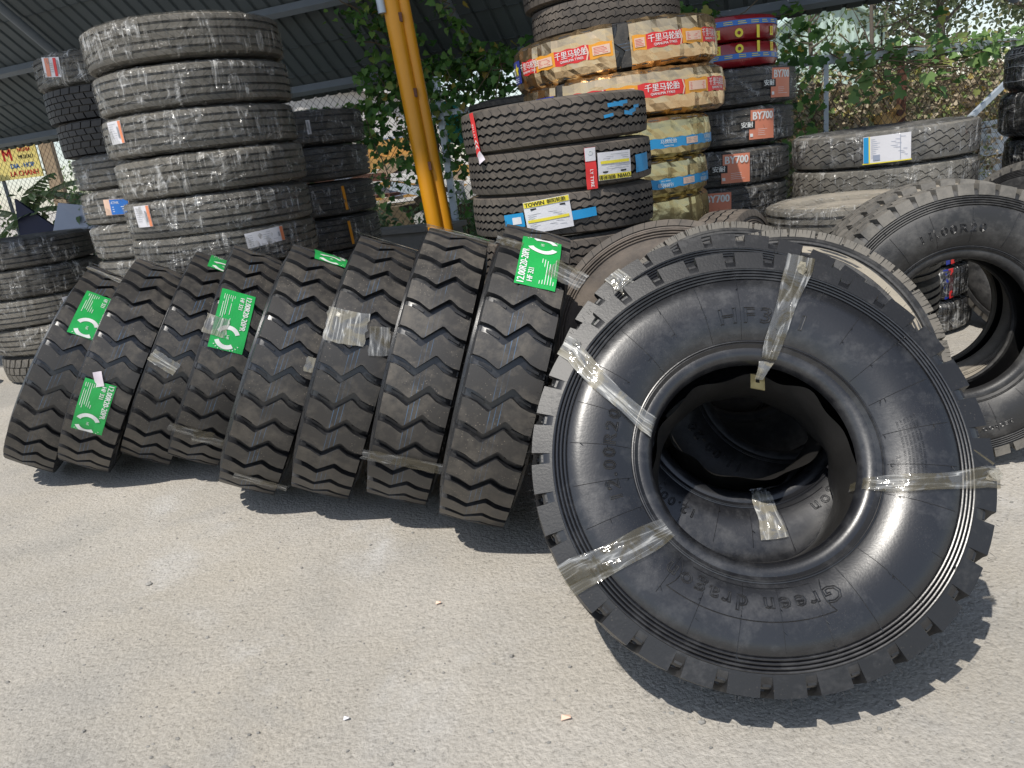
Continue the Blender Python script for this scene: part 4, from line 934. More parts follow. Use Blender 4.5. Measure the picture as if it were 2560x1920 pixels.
def rim_notches(parent, R, N, pr):
    """recessed square pockets in the shoulder between the lugs"""
    m = MB(); P = 2 * pi / N
    for k in range(N):
        t = P * (k + .0); hw = .017 / R
        for r0_, r1_, z0_ in ((R - .040, R - .022, .1345),):
            p = [(r * cos(t + s * hw), r * sin(t + s * hw), z_) for r, z_ in ((r0_, z0_ - .001), (r1_, z0_ - .006)) for s in (-1, 1)]; q = [(r * cos(t + s * hw), r * sin(t + s * hw), z_ - .03) for r, z_ in ((r0_, z0_), (r1_, z0_)) for s in (-1, 1)]
            m.add(p + q, [(0, 1, 3, 2), (2, 3, 7, 6), (0, 2, 6, 4), (1, 5, 7, 3)])
    return obj('shoulder_pockets', m.mesh('shoulder_pockets', MAT['new_side_tread']), parent)
side_text(hero, hp, 'HF321', 78, .366, .056, .0014, 1.3, .0012); side_text(hero, hp, '12.00R20', 174, .362, .044, .0015, 1.15, .0012); side_text(hero, hp, 'Green dragon', -103, .354, .052, .0013, 1.15, .0012)
side_text(hero, hp, 'DOT 183 0711', 84, .318, .013, 0, 1.25, solid=True); side_text(hero, hp, 'TUBE TYPE', -14, .318, .014, 0, 1.1, solid=True); side_text(hero, hp, 'REGROOVABLE', -15, .332, .014, 0, 1.1, solid=True)
for k in range(6): side_text(hero, hp, 'ALL STEEL RADIAL ' + 'MAX LOAD SINGLE DUAL COLD', -8 + k * .6, .346 + k * .0085, .0075, 0, 1.1, solid=True)
m = MB()
for rr_, a0, a1 in ((.318, -78, -128), (.393, -74, -133)):
    m.tube([(rr_ * cos(rad(a0 + (a1 - a0) * q / 24)), rr_ * sin(rad(a0 + (a1 - a0) * q / 24)), prof_z(hp, rr_) + .0004) for q in range(25)], .0013, 4, False)
for a0 in (-74, -133):
    m.tube([((.318 + .075 * q / 6) * cos(rad(a0 + (4 if a0 == -74 else -4) * sin(pi * q / 6) * -.5)), (.318 + .075 * q / 6) * sin(rad(a0 + (4 if a0 == -74 else -4) * sin(pi * q / 6) * -.5)), prof_z(hp, .318 + .075 * q / 6) + .0004) for q in range(7)], .0013, 4, False)
obj('raised_outline', m.mesh('raised_outline', MAT['new_side']), hero)
mould_lines(hero, hp, 26, 4); hairs(hero, .5605, .25, 90, None, .013, 9)
flap_ring(hero, .262, .15, 3, 'flap', -.03, .20, -.026)
side_tape(hero, hp, .5625, 67.5, 73, .52, .265, .075, .030, 1); side_tape(hero, hp, .5625, 140.5, 158, .53, .262, .060, .045, 2, 'tape_white'); side_tape(hero, hp, .5625, -153.5, -147.5, .53, .285, .085, .05, 3); side_tape(hero, hp, .5625, -10.5, -21, .53, .262, .055, .028, 4)
# knots of crumpled tape
def knot(parent, ph, r, z, s, seed):
    rr = random.Random(seed); v = []; f = []
    for a_ in range(5):
        for b_ in range(8):
            th = pi * (a_ + .5) / 5; p_ = 2 * pi * b_ / 8; q = s * rr.uniform(.5, 1.25); v.append((r * cos(rad(ph)) + q * sin(th) * cos(p_), r * sin(rad(ph)) + q * sin(th) * sin(p_), z + q * .7 * cos(th)))
    f = [(a_ * 8 + b_, a_ * 8 + (b_ + 1) % 8, a_ * 8 + 8 + (b_ + 1) % 8, a_ * 8 + 8 + b_) for a_ in range(4) for b_ in range(8)] + [tuple(range(8)), tuple(range(32, 40))]
    return obj('tape_knot', mesh('tape_knot', v, f, MAT['tape_white']), parent)
knot(hero, 67.5, .520, .145, .017, 1); knot(hero, -11, .545, .140, .018, 2); knot(hero, 140, .535, .14, .012, 3)
m = MB(); m.tube([(.50 * cos(rad(-5)), .50 * sin(rad(-5)), .155), (.535 * cos(rad(-9)), .535 * sin(rad(-9)), .165)], [.0015, .003], 5); obj('tape_twist', m.mesh('tape_twist', MAT['tape']), hero)
# metal plate on the tape end
pl = MB(); 
def plate(w, h, t_):
    hw, hh = w / 2, h / 2; sx, sy = .005, .013; v = []; f = []
    o_ = [(-hw, -hh), (hw, -hh), (hw, hh), (-hw, hh)]; i_ = [(-sx, -sy + .008), (sx, -sy + .008), (sx, sy + .008), (-sx, sy + .008)]
    for z in (0, t_):
        v += [(x, y, z) for x, y in o_] + [(x, y, z) for x, y in i_]
    for q in range(4):
        n_ = (q + 1) % 4; f += [(q, n_, 4 + n_, 4 + q), (8 + q, 12 + q, 12 + n_, 8 + n_), (q, 8 + q, 8 + n_, n_), (4 + q, 4 + n_, 12 + n_, 12 + q)]
    return v, f
v, f = plate(.036, .060, .003); pm = mesh('metal_plate', v, f, MAT['brass'])
po = obj('metal_plate', pm); po.matrix_world = hero.matrix_world @ Matrix.Translation((.205 * cos(rad(77)), .205 * sin(rad(77)), .085)) @ Matrix.Rotation(rad(-18), 4, 'Z') @ Matrix.Rotation(rad(-35), 4, 'X')
v = []; uv = []
for i in range(13):
    k = i / 12; r = .262 - .050 * k; z = .098 - .010 * k + .014 * sin(k * 3.1)
    for j in range(5):
        u = (j / 4 - .5) * (.034 - .012 * k); t = rad(73 + 3.4 * k) + u / .23; v.append((r * cos(t), r * sin(t), z + .003 * sin(u * 300 + k * 6))); uv.append((k * .1, u))
obj('tape', mesh('tape', v, [(i * 5 + j, (i + 1) * 5 + j, (i + 1) * 5 + j + 1, i * 5 + j + 1) for i in range(12) for j in range(4)], MAT['tape_white'], 60, uv), hero)
tag(po, 'small slotted brass plate hanging from the top tape inside the big front tyre', 'metal plate')
h2 = tyre('zigzag_fine', .5625, .25, .30, face_mat((.668, 2.222, .532), Vector((-.048, -.815, .577))) @ Matrix.Rotation(.07, 4, 'Z'), 'Black lug tyre leaning directly behind the biggest front tyre', G, 'lug_tyre', .254)
mould_lines(h2, hp, 24, 8); side_text(h2, hp, 'Green dragon', -42, .352, .046, .0010, 1.12); side_text(h2, hp, 'HF321', 140, .366, .05, .0011, 1.25); side_text(h2, hp, '12.00R20', -140, .362, .036, .0011, 1.15)
flap_ring(h2, .256, .15, 5, 'flap', .06, .27, .005); side_tape(h2, hp, .5625, 121, 121, .535, .48, .06, .06, 6, 'tape_white'); knot(h2, 122, .545, .13, .016, 5); side_tape(h2, hp, .5625, -92, -92, .40, .245, .075, .04, 7, 'tape_white', False)
m = MB(); m.tube([(.32 * cos(rad(-60 - q * 3)), .32 * sin(rad(-60 - q * 3)), prof_z(hp, .32) + .001) for q in range(10)], .0012, 4, False); obj('raised_outline', m.mesh('raised_outline', MAT['new_side']), h2)
h3 = tyre('tooth', .52, .22, .27, face_mat((.935, 2.545, .512), Vector((-.205, -.854, .478))), 'Dusty tyre with fine toothed shoulder leaning third behind the big front tyre', G, 'truck_tyre', .254)
p3 = CACHE[('tooth', .52, .22, .27)][2]; side_text(h3, p3, '11.00-20', -135, .35, .045, .0012, 1.15); side_text(h3, p3, '11.00-20', 60, .35, .045, .0012, 1.15)
bd = ring_band(.385, 0, 0, 0, 360, 'peach_print')
if True:
    v = []; f = []
    for a_ in range(97):
        t = 2 * pi * a_ / 96
        for r in (.425, .437, .449): w_ = r + .003 * sin(7 * t); v.append((w_ * cos(t), w_ * sin(t), prof_z(p3, w_) + .0008))
    for a_ in range(96):
        for j in range(2): f.append((a_ * 3 + j, (a_ + 1) * 3 + j, (a_ + 1) * 3 + j + 1, a_ * 3 + j + 1))
    MAT['clay'] = simple('pale_dried_clay', (.37, .33, .265), .9, 0, .2, .25, 18., .4); obj('clay_ring', mesh('clay_ring', v, f, MAT['clay']), h3)
bpy.data.meshes.remove(bd)
h4 = tyre('tooth', .52, .22, .27, face_mat((.895, 2.955, .511), Vector((0, -.877, .48))), 'Dusty tyre with fine toothed shoulder leaning fourth behind the big front tyre', G, 'truck_tyre', .254)
h5 = tyre('worn', .52, .22, .22, face_mat((.70, 3.20, .515), Vector((-.19, -.90, .40))), 'Brown worn tyre leaning at the back beside the right end of the lug row', G, 'truck_tyre', .254)
c2 = [c for c in h5.children if c.name.startswith('carcass')][0]; me = c2.data.copy(); me.materials[0] = MAT['brown_side']; c2.data = me
r1 = tyre('bigblock', .53, .25, .29, face_mat((1.733, 2.888, .537), Vector((-.170, -.975, .140))), 'Grey black tyre marked 11.00R20 standing nearly upright at the right edge', G, 'truck_tyre', .254)
p1 = CACHE[('bigblock', .53, .25, .29)][2]; side_text(r1, p1, '11.00R20', 97, .365, .042, .0014, 1.2); side_text(r1, p1, 'RADIAL TUBE', 92, .335, .013, 0, 1.2, solid=True); side_text(r1, p1, 'REGROOVABLE', -80, .40, .020, .0008, 1.2); side_text(r1, p1, '18PR', -110, .36, .03, .001, 1.2)
mould_lines(r1, p1, 18, 12)
r2 = tyre('bigblock', .53, .23, .24, face_mat((1.83, 3.175, .535), Vector((-.16, -.98, .10))), 'Pale dusty tyre behind the 11.00R20 tyre, its lower side seen through the hole', G, 'truck_tyre', .254)
p2 = CACHE[('bigblock', .53, .23, .24)][2]; c2 = [c for c in r2.children if c.name.startswith('carcass')][0]; me = c2.data.copy(); me.materials[0] = MAT['cream_side']; c2.data = me
side_text(r2, p2, 'CUT RESISTANT', -92, .345, .030, .0012, 1.1, mat='clay')
tyre('bigblock', .50, .20, .25, basis_mat((3.05, 4.25, .50), Vector((.35, -.94, 0)), Vector((0, 0, -1)), Vector((.94, .35, 0))), 'Block tread tyre standing upright far behind, seen through the leaning tyre at right', 'standing tyres')

# ------------------------------------------------------------------ vines, brush, plants
IVY = [(0, 0), (.18, -.10), (.42, -.02), (.50, .22), (.36, .34), (.40, .52), (.20, .62), (0, 1.0)]
LOBED = [(0, 0), (.22, -.16), (.40, -.05), (.62, .10), (.44, .28), (.52, .55), (.24, .58), (0, 1.0)]
SMALL = [(0, 0), (.26, .28), (.20, .62), (0, 1.)]
def leaf_geo(out, c, n, d, s, tmpl, fold=.18, rr=random):
    n = n.normalized(); d = (d - n * d.dot(n)).normalized(); sdd = n.cross(d); v, f = out; b = len(v); k = len(tmpl)
    for x, y in tmpl: v.append(tuple(c + (sdd * x + d * y + n * (abs(x) * fold - .10 * y * y)) * s))
    for x, y in tmpl[1:-1]: v.append(tuple(c + (sdd * -x + d * y + n * (abs(x) * fold - .10 * y * y)) * s))
    left = [b] + [b + k + i for i in range(k - 2)] + [b + k - 1]
    f.append(tuple(range(b, b + k))); f.append(tuple(reversed(left)))
def rnd_dir(rr): 
    while True:
        q = Vector((rr.uniform(-1, 1), rr.uniform(-1, 1), rr.uniform(-1, 1)))
        if .05 < q.length < 1: return q.normalized()
TOCAM = Vector((-.25, -1, .55)).normalized()
def vine(name, label, pts_fn, n, size, mat, group, nind=0, tmpl=IVY, seed=1, face=.9, stems=None, hang=.8):
    rr = random.Random(seed); root = empty(name, label, 'vine', pts_fn(rr), group); off = Matrix.Translation(-root.location)
    out = ([], []); base = ([], []); leaf_geo(base, Vector((0, 0, 0)), Vector((0, 0, 1)), Vector((0, 1, 0)), 1., tmpl); lm = mesh('leaf', base[0], base[1], MAT[mat], 180) if nind else None
    for k in range(n):
        c = pts_fn(rr); nrm = (TOCAM * face + rnd_dir(rr) * .9 + Vector((0, 0, .35))).normalized(); d = (Vector((0, 0, -hang)) + rnd_dir(rr)).normalized(); s = size * rr.uniform(.6, 1.35)
        if k < nind:
            o = obj('leaf', lm, root); N = nrm; D = (d - N * d.dot(N)).normalized(); X = D.cross(N); m = Matrix((X * s, D * s, N * s)).transposed().to_4x4(); m.translation = c - root.location; o.matrix_local = m
        else: leaf_geo(out, c, nrm, d, s, tmpl)
    if out[0]: 
        o = obj('foliage', mesh('foliage', out[0], out[1], MAT[mat], 180), root); o.matrix_parent_inverse = off; o['kind'] = 'stuff'
    m = MB()
    for k in range(stems or max(6, n // 40)):
        p = pts_fn(rr); q = pts_fn(rr); 
        if (p - q).length > 1.4: q = p + (q - p).normalized() * rr.uniform(.4, 1.2)
        P = [p + (q - p) * t_ + rnd_dir(rr) * .05 for t_ in (0, .25, .5, .75, 1)]; m.tube(P, rr.uniform(.003, .007), 4, False)
    o = obj('stem', m.mesh('stem', MAT['stem'], 60), root); o.matrix_parent_inverse = off; o['kind'] = 'stuff'
    return root
GV = 'climbing vines on the fence and roof'
def on_fence(t0, t1, z0, z1, d0=-.16, d1=.02, bias=None):
    def fn(rr):
        t = rr.uniform(t0, t1); z = rr.uniform(z0, z1)
        if bias: z = z0 + (z1 - z0) * (rr.random() ** bias)
        p = fpt(t, z); p.y += rr.uniform(d0, d1); return p
    return fn
# sunlit-coloured leaves along the top rail on the right, and lobed leaves below it
vine('ivy_vine', 'sunlit green ivy creeping along the fence rail at the right', on_fence(-3.4, -.3, 1.74, 1.98, -.14, .12), 330, .078, 'ivy_lit', GV, 110, IVY, 3, stems=26)
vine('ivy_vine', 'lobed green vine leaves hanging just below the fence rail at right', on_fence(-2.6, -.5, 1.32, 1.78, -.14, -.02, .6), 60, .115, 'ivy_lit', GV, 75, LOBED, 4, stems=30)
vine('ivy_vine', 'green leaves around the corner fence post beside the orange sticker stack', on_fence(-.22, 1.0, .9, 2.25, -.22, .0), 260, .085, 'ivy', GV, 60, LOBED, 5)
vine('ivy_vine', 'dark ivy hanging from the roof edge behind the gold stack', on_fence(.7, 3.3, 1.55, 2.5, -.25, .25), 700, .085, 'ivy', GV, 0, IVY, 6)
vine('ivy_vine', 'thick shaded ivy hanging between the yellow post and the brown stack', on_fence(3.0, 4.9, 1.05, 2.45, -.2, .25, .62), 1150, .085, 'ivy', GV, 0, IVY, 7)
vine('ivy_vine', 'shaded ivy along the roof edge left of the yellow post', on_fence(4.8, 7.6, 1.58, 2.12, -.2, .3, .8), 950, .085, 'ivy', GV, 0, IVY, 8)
def up_rafter(a0, wd, b0, b1):
    def fn(rr):
        b = b0 + (b1 - b0) * rr.random() ** 1.4; return roofp(a0 + rr.gauss(0, wd), b, -.18 - abs(rr.gauss(0, .10)))
    return fn
vine('ivy_vine', 'ivy climbing up under the roof left of the yellow post', up_rafter(-5.15, .20, 0., 1.9), 520, .08, 'ivy', GV, 0, IVY, 9)
vine('ivy_vine', 'ivy wound around the dark roof rafter right of the yellow post', up_rafter(-4.3, .10, 0., 1.7), 160, .075, 'ivy', GV, 0, IVY, 10)
vine('ivy_vine', 'loose ivy strands hanging from the roof edge above the mint building', lambda rr: roofp(rr.choice([-1.05, -.98, -1.75, -1.9, -2.0, .3]) + rr.gauss(0, .05), rr.uniform(-.45, .6), rr.uniform(-.3, -.05)), 150, .085, 'ivy', GV, 0, IVY, 11)
vine('ivy_vine', 'sparse leaves and dry strands on the wire right of the low wall', on_fence(2.2, 6.2, .35, 1.5, -.08, .05), 330, .08, 'ivy', GV, 0, IVY, 12)
vine('ivy_vine', 'few leaves on the wire mesh at the far left', on_fence(8.6, 13., .8, 1.7, -.05, .05), 120, .10, 'bush_leaf', GV, 0, IVY, 13)

def leafmass(name, fn, n, s, mat, tmpl=SMALL, seed=1, label=None, cat=None, group=None, kind='stuff', face=.5, par=None):
    rr = random.Random(seed); out = ([], [])
    for k in range(n):
        c = fn(rr); leaf_geo(out, c, TOCAM * face + rnd_dir(rr), rnd_dir(rr), s * rr.uniform(.6, 1.4), tmpl)
    o = obj(name, mesh(name, out[0], out[1], MAT[mat], 180), par)
    if kind: o['kind'] = kind
    if label: tag(o, label, cat, group)
    return o
def thicket(rr):
    t = rr.uniform(-6.5, .4); z = 1.78 * rr.random() ** .8; p = fpt(t, z); bulge = .35 * sin(t * 3.1 + z * 2) + .2 * sin(t * 7 + 1); p.y += .55 + (1.75 - z) * -.15 + bulge * .5 + rr.uniform(0, .35); return p
leafmass('dry_brush', thicket, 12500, .052, 'dry_leaf', IVY, 21)
m = MB(); rr = random.Random(5)
for k in range(260):
    p = thicket(rr); q = p + rnd_dir(rr) * rr.uniform(.3, .8); m.tube([p, (p + q) / 2 + rnd_dir(rr) * .08, q], rr.uniform(.003, .008), 4, False)
tag(obj('dry_stems', m.mesh('dry_stems', MAT['stem'])), kind='stuff')
v = []; f = []
for i in range(30):
    t = -7.5 + 8.2 * i / 29
    for j in range(9):
        z = 1.62 * j / 8; p = fpt(t, z); v.append((p.x, p.y + 1.25 + .25 * sin(t * 2.3) + .1 * sin(t * 9 + j) + z * .1, z + .05 * sin(t * 5 + j)))
for i in range(29):
    for j in range(8): f.append((i * 9 + j, (i + 1) * 9 + j, (i + 1) * 9 + j + 1, i * 9 + j + 1))
MAT['earth'] = simple('brown_earth_bank', (.13, .105, .07), .95, 0, .15, .5, 6., .8)
tag(obj('earth_bank', mesh('earth_bank', v, f, MAT['earth'], 60)), kind='structure')
def bush(label, c, r, n, s, mat, seed, squash=.8):
    root = empty('bush', label, 'bush', c, 'bushes beyond the fence'); rr = random.Random(seed); cl = [Vector((rr.gauss(0, .45) * r, rr.gauss(0, .4) * r, r * squash * rr.uniform(.25, 1.))) for _ in range(9)]
    def fn(q): 
        b = q.choice(cl); return Vector(c) + b + rnd_dir(q) * r * .38 * q.random() ** .4
    o = leafmass('foliage', fn, n, s, mat, SMALL, seed, par=root); o.matrix_parent_inverse = Matrix.Translation(-Vector(c))
    m = MB()
    for b in cl: m.tube([(0, 0, 0), tuple(b * .5 + Vector((.03, 0, 0))), tuple(b)], [.02, .012, .005], 5, False)
    obj('stem', m.mesh('stem', MAT['bark'], 60), root)
for i, (lb, c, r, n, mt) in enumerate([('pale green bush beyond the fence left of the yellow post', (-2.2, 10.9, 0), 1.05, 1500, 'bush_leaf'), ('pale green bush beyond the fence right of the yellow post', (-.35, 10.4, 0), .85, 1200, 'bush_leaf'), ('low bush behind the brown stack beyond the fence', (.9, 10.2, 0), .9, 900, 'bush_leaf'), ('dark bush under the yellow sign at far left', (-7.6, 12.4, 0), 1.0, 1500, 'bush_leaf'), ('tall leafy shrub behind the banana plants', (-6.3, 13.6, .3), 1.7, 1900, 'bush_leaf')]):
    bush(lb, c, r, n, .085, mt, 40 + i)

def tree(label, x, y, h, r, n, seed, trunk=.12, z0=.35, mat='tree_leaf', s=.14, bare=False):
    root = empty('tree', label, 'tree', (x, y, 0), 'trees beyond the fence'); rr = random.Random(seed); m = MB(); tips = []
    P = [Vector((0, 0, 0))]
    for k in range(6): P.append(P[-1] + Vector((rr.gauss(0, .05) * h * .1, rr.gauss(0, .05) * h * .1, h * .155)))
    m.tube(P, [trunk * (1 - .13 * k) for k in range(7)], 8)
    for k in range(16 if not bare else 9):
        b = P[2] + (P[6] - P[2]) * rr.random() if not bare else P[1] + (P[6] - P[1]) * rr.random(); a_ = rr.uniform(0, 2 * pi); L = r * rr.uniform(.5, 1.05); d = Vector((cos(a_), sin(a_), rr.uniform(.2, .9))).normalized()
        q = b + d * L * .5 + rnd_dir(rr) * .1; e2 = b + d * L + Vector((0, 0, .1)); m.tube([b, q, e2], [trunk * .35, trunk * .2, trunk * .06], 5, False); tips += [q, e2]
        for _ in range(2): w = q + rnd_dir(rr) * L * .5; m.tube([q, w], [trunk * .12, .006], 4, False); tips.append(w)
    obj('trunk', m.mesh('trunk', MAT['bark'], 60), root)
    if n:
        def fn(q): return Vector((x, y, 0)) + q.choice(tips) + rnd_dir(q) * r * .34 * q.random() ** .45
        o = leafmass('crown', fn, n, s, mat, SMALL, seed + 1, par=root, face=.2); o.matrix_parent_inverse = Matrix.Translation(-Vector((x, y, 0)))
tree('bare thin tree against the sky beside the mint building', 9.2, 18.8, 6.2, 1.5, 40, 61, .075, bare=True)
tree('leafy tree right of the bare tree behind the fence', 11.2, 19.6, 6.5, 2.3, 4300, 62, .16)
tree('dark leafy tree at the top right corner', 14.2, 20.5, 7.4, 2.7, 5200, 63, .2)
tree('far leafy tree between the two nearer trees', 13.2, 27, 7.5, 3.2, 3800, 64, .2, s=.17)
tree('far tree at the right edge of the picture', 18.8, 26, 8.0, 3.2, 3600, 65, .22, s=.17)
tree('feathery green tree top in front of the mint building', 7.1, 17.2, 4.9, 1.0, 700, 66, .07, mat='bush_leaf', s=.10)
tree('broad tree far behind the white building', -3.5, 30, 8, 3.5, 3000, 67, .25, s=.2)

# ------------------------------------------------------------------ beyond the fence
def house(name, label, x0, x1, y, d, z1, mat, rib=.25, gable=.0):
    root = empty(name, label, 'building', ((x0 + x1) / 2, y, 0)); cx = (x0 + x1) / 2; m = MB(); n = int((x1 - x0) / rib); v = []; f = []
    for i in range(n * 4 + 1):
        a_ = x0 + (x1 - x0) * i / (n * 4); o = [0, .03, .03, 0][i % 4]; top = z1 + gable * (1 - abs(2 * (a_ - cx) / (x1 - x0))); v += [(a_ - cx, -o, 0), (a_ - cx, -o, top)]
    for i in range(n * 4): f.append((2 * i, 2 * i + 2, 2 * i + 3, 2 * i + 1))
    obj('front_wall', mesh('front_wall', v, f, MAT[mat]), root)
    for xx in (x0, x1): m = MB(); m.box((xx - cx, d / 2, z1 / 2), (.12, d, z1)); obj('side_wall', m.mesh('side_wall', MAT[mat]), root)
    m = MB(); hw = (x1 - x0) / 2
    m.add([(-hw - .2, -.25, z1 - .03), (0, -.25, z1 + gable + .05), (hw + .2, -.25, z1 - .03), (-hw - .2, d, z1 - .03), (0, d, z1 + gable + .05), (hw + .2, d, z1 - .03), (-hw - .2, -.25, z1 + .05), (0, -.25, z1 + gable + .13), (hw + .2, -.25, z1 + .05), (-hw - .2, d, z1 + .05), (0, d, z1 + gable + .13), (hw + .2, d, z1 + .05)],
          [(0, 3, 4, 1), (1, 4, 5, 2), (6, 7, 10, 9), (7, 8, 11, 10), (0, 1, 7, 6), (1, 2, 8, 7), (0, 6, 9, 3), (2, 5, 11, 8), (3, 9, 10, 4), (4, 10, 11, 5)])
    obj('roof', m.mesh('roof', MAT[mat]), root); return root
house('mint_building', 'pale mint ribbed metal building behind the vines', 8.4, 11.75, 23.5, 6, 3.45, 'mint', .22, .9)
wb = house('white_building', 'white building far behind the fence, seen through the ivy', -7.5, -1.0, 19., 5, 2.7, 'white_wall', .6, .6)
for k in range(4):
    m = MB(); m.box((-2.4 + k * 1.5, -.05, 1.5), (.8, .06, .9)); w_ = obj('window', m.mesh('window', MAT['greyblue']), wb)
ex = empty('excavator', 'yellow excavator standing in the yard beyond the fence', 'excavator', (-2.15, 14.2, 0)); 
m = MB(); m.box((0, 0, 1.15), (1.9, 1.3, .7)); m.box((.55, .1, 1.6), (.8, 1.1, .35)); obj('body', m.mesh('body', MAT['machine_yellow']), ex)
m = MB(); m.box((-.55, -.2, 1.85), (.75, .8, .9)); c_ = obj('cab', m.mesh('cab', MAT['machine_yellow']), ex); m = MB(); m.box((-.55, -.62, 1.95), (.6, .03, .55)); m.box((-.94, -.2, 1.95), (.03, .6, .55)); obj('window', m.mesh('window', MAT['greyblue']), c_)
for s_ in (-.55, .55):
    m = MB(); m.tube([(-.9, s_, .35), (.9, s_, .35)], .33, 14); obj('track', m.mesh('track', MAT['rust'], 40), ex)
m = MB(); m.tube([(-.8, -.3, 1.4), (-1.7, -.4, 2.5), (-2.7, -.4, 1.9)], [.16, .14, .11], 6); m.tube([(-2.7, -.4, 1.9), (-2.4, -.4, .9)], .1, 6); obj('boom', m.mesh('boom', MAT['machine_yellow']), ex)
m = MB(); m.box((-2.35, -.4, .7), (.5, .6, .5)); obj('bucket', m.mesh('bucket', MAT['rust']), ex)
rr = random.Random(77)
for k in range(26):
    L = rr.uniform(.4, 1.6); c = Vector((rr.uniform(-3.4, .4), rr.uniform(11.6, 13.2), rr.uniform(.75, 1.35))); m = MB(); m.box((0, 0, 0), (L, rr.uniform(.06, .3), rr.uniform(.04, .2)), Matrix.Rotation(rr.uniform(-.5, .5), 3, 'Y') @ Matrix.Rotation(rr.uniform(-.6, .6), 3, 'Z'))
    mt = rr.choice(['wood', 'white_wall', 'rust', 'greyblue', 'wood', 'machine_yellow', 'galv', 'white_wall'])
    if k == 0: heap = empty('scrap_heap', 'heap of scrap boards and metal beyond the fence', 'scrap heap', (-1.5, 12.4, 0)); 
    o = obj('board' if mt in ('wood', 'white_wall') else 'scrap_piece', m.mesh('board', MAT[mt]), heap); o.location = c - heap.location
m = MB(); m.box((0, 0, .38), (3.6, 1.2, .76)); o = obj('rubble', m.mesh('rubble', MAT['earth']), heap)
def cloth(name, label, cat, pts, mat, th=.012):
    n_ = (Vector(pts[1]) - Vector(pts[0])).cross(Vector(pts[2]) - Vector(pts[0])).normalized(); k = len(pts); v = [tuple(Vector(p)) for p in pts] + [tuple(Vector(p) + n_ * th) for p in pts]
    f = [tuple(range(k)), tuple(reversed(range(k, 2 * k)))] + [(i, (i + 1) % k, k + (i + 1) % k, k + i) for i in range(k)]
    return tag(obj(name, mesh(name, v, f, MAT[mat])), label, cat)
cloth('tarpaulin', 'torn cyan tarpaulin hanging behind the ivy right of the post', 'tarpaulin', [(-.55, 9.7, 1.95), (-.28, 9.75, 2.05), (-.12, 9.75, 1.75), (-.02, 9.7, 1.5), (-.1, 9.7, 1.2), (-.22, 9.7, 1.5), (-.42, 9.7, 1.55)], 'cyan_tarp')
cloth('tarpaulin', 'cyan rag low behind the brown stack', 'tarpaulin', [(.05, 9.6, .35), (.3, 9.6, .35), (.36, 9.6, .75), (.12, 9.6, .9)], 'cyan_tarp')
cloth('tarpaulin', 'dark navy tarpaulin between the banana leaves at left', 'tarpaulin', [(-7.0, 11.9, .9), (-6.2, 11.8, .9), (-6.9, 11.9, 1.55)], 'navy_tarp', .05)
cloth('plastic_sheet', 'grey blue plastic sheet under the banana leaves', 'sheet', [(-6.5, 11.7, .8), (-5.6, 11.6, .8), (-5.7, 11.6, 1.32), (-6.2, 11.7, 1.42)], 'greyblue', .03)
cloth('plastic_sheet', 'pale sheet leaning behind the wire at the far left edge', 'sheet', [(-8.6, 11.9, .5), (-7.3, 11.8, .6), (-8.5, 12.0, 1.45)], 'greyblue', .03)
# sign
sg = empty('sign_board', 'yellow shop sign with red and blue lettering at the far left', 'sign', (-7.57, 13.3, 2.12))
m = MB(); m.box((0, 0, 0), (.80, .03, .50)); obj('panel', m.mesh('panel', MAT['sign']), sg)
for body, x, z, sz, mt, bold in (('M', -.08, .12, .26, 'red_print', .006), ('NGHIA', .21, .19, .085, 'red_print', .002), ('MUXAU', .21, .08, .085, 'black_print', .002), ('DIA - HOP', .12, -.05, .105, 'blue_print', .003), ('LA CHANH', .12, -.17, .115, 'red_print', .003)):
    v_, f_ = text2d(body, sz); V = []; Fc = []
    for dx in (-bold, 0, bold): b_ = len(V); V += [(x + p[0] * .8 + dx, -.019 - abs(dx) * .02, z + p[1]) for p in v_]; Fc += [tuple(i + b_ for i in q) for q in f_]
    obj('lettering', mesh('lettering', V, Fc, MAT[mt]), sg)
m = MB(); m.box((.52, .1, -.55), (.2, .12, 3.1)); obj('post', m.mesh('post', MAT['wood']), sg)
m = MB(); m.tube([(-.3, .06, -2.1), (-.3, .06, .2)], .03, 8); obj('post', m.mesh('post', MAT['steel'], 40), sg)
# banana plants: every leaf a part
def banana(label, x, y, leaves, seed):
    root = empty('banana_plant', label, 'plant', (x, y, 0), 'banana plants at the left'); rr = random.Random(seed); m = MB(); m.tube([(0, 0, 0), (.03, 0, .9), (.02, 0, 1.5)], [.10, .08, .05], 10); obj('stem', m.mesh('stem', MAT['bush_leaf'], 60), root)
    for (az, tilt, L, w, z) in leaves:
        v = []; f = []; mid = []; n = 14; d = Vector((cos(rad(az)), sin(rad(az)), 0)); p = Vector((0, 0, z)); el = rad(tilt)
        for i in range(n + 1):
            k = i / n; mid.append(p.copy()); p = p + (d * cos(el) + Vector((0, 0, sin(el)))) * L / n; el -= rad(5.5)
        side_ = d.cross(Vector((0, 0, 1)))
        for sgn in (-1, 1):
            for i in range(n):
                k0, k1 = i / n, (i + .86) / n; w0 = w * sin(pi * min(.98, .12 + k0 * .88)) ** .6; w1 = w * sin(pi * min(.98, .12 + k1 * .88)) ** .6; dr = -.22 * w - rr.uniform(0, .18) * w
                a_, b_ = mid[i], mid[i] + (mid[i + 1] - mid[i]) * .93; q = len(v); v += [tuple(a_), tuple(b_), tuple(b_ + side_ * sgn * w1 + Vector((0, 0, dr))), tuple(a_ + side_ * sgn * w0 + Vector((0, 0, dr * rr.uniform(.6, 1.2))))]; f.append((q, q + 1, q + 2, q + 3))
        lf = obj('leaf', mesh('leaf', v, f, MAT['banana']), root); m = MB(); m.tube(mid, [.016 * (1 - .06 * i) for i in range(n + 1)], 5, False); obj('midrib', m.mesh('midrib', MAT['bush_leaf'], 60), lf)
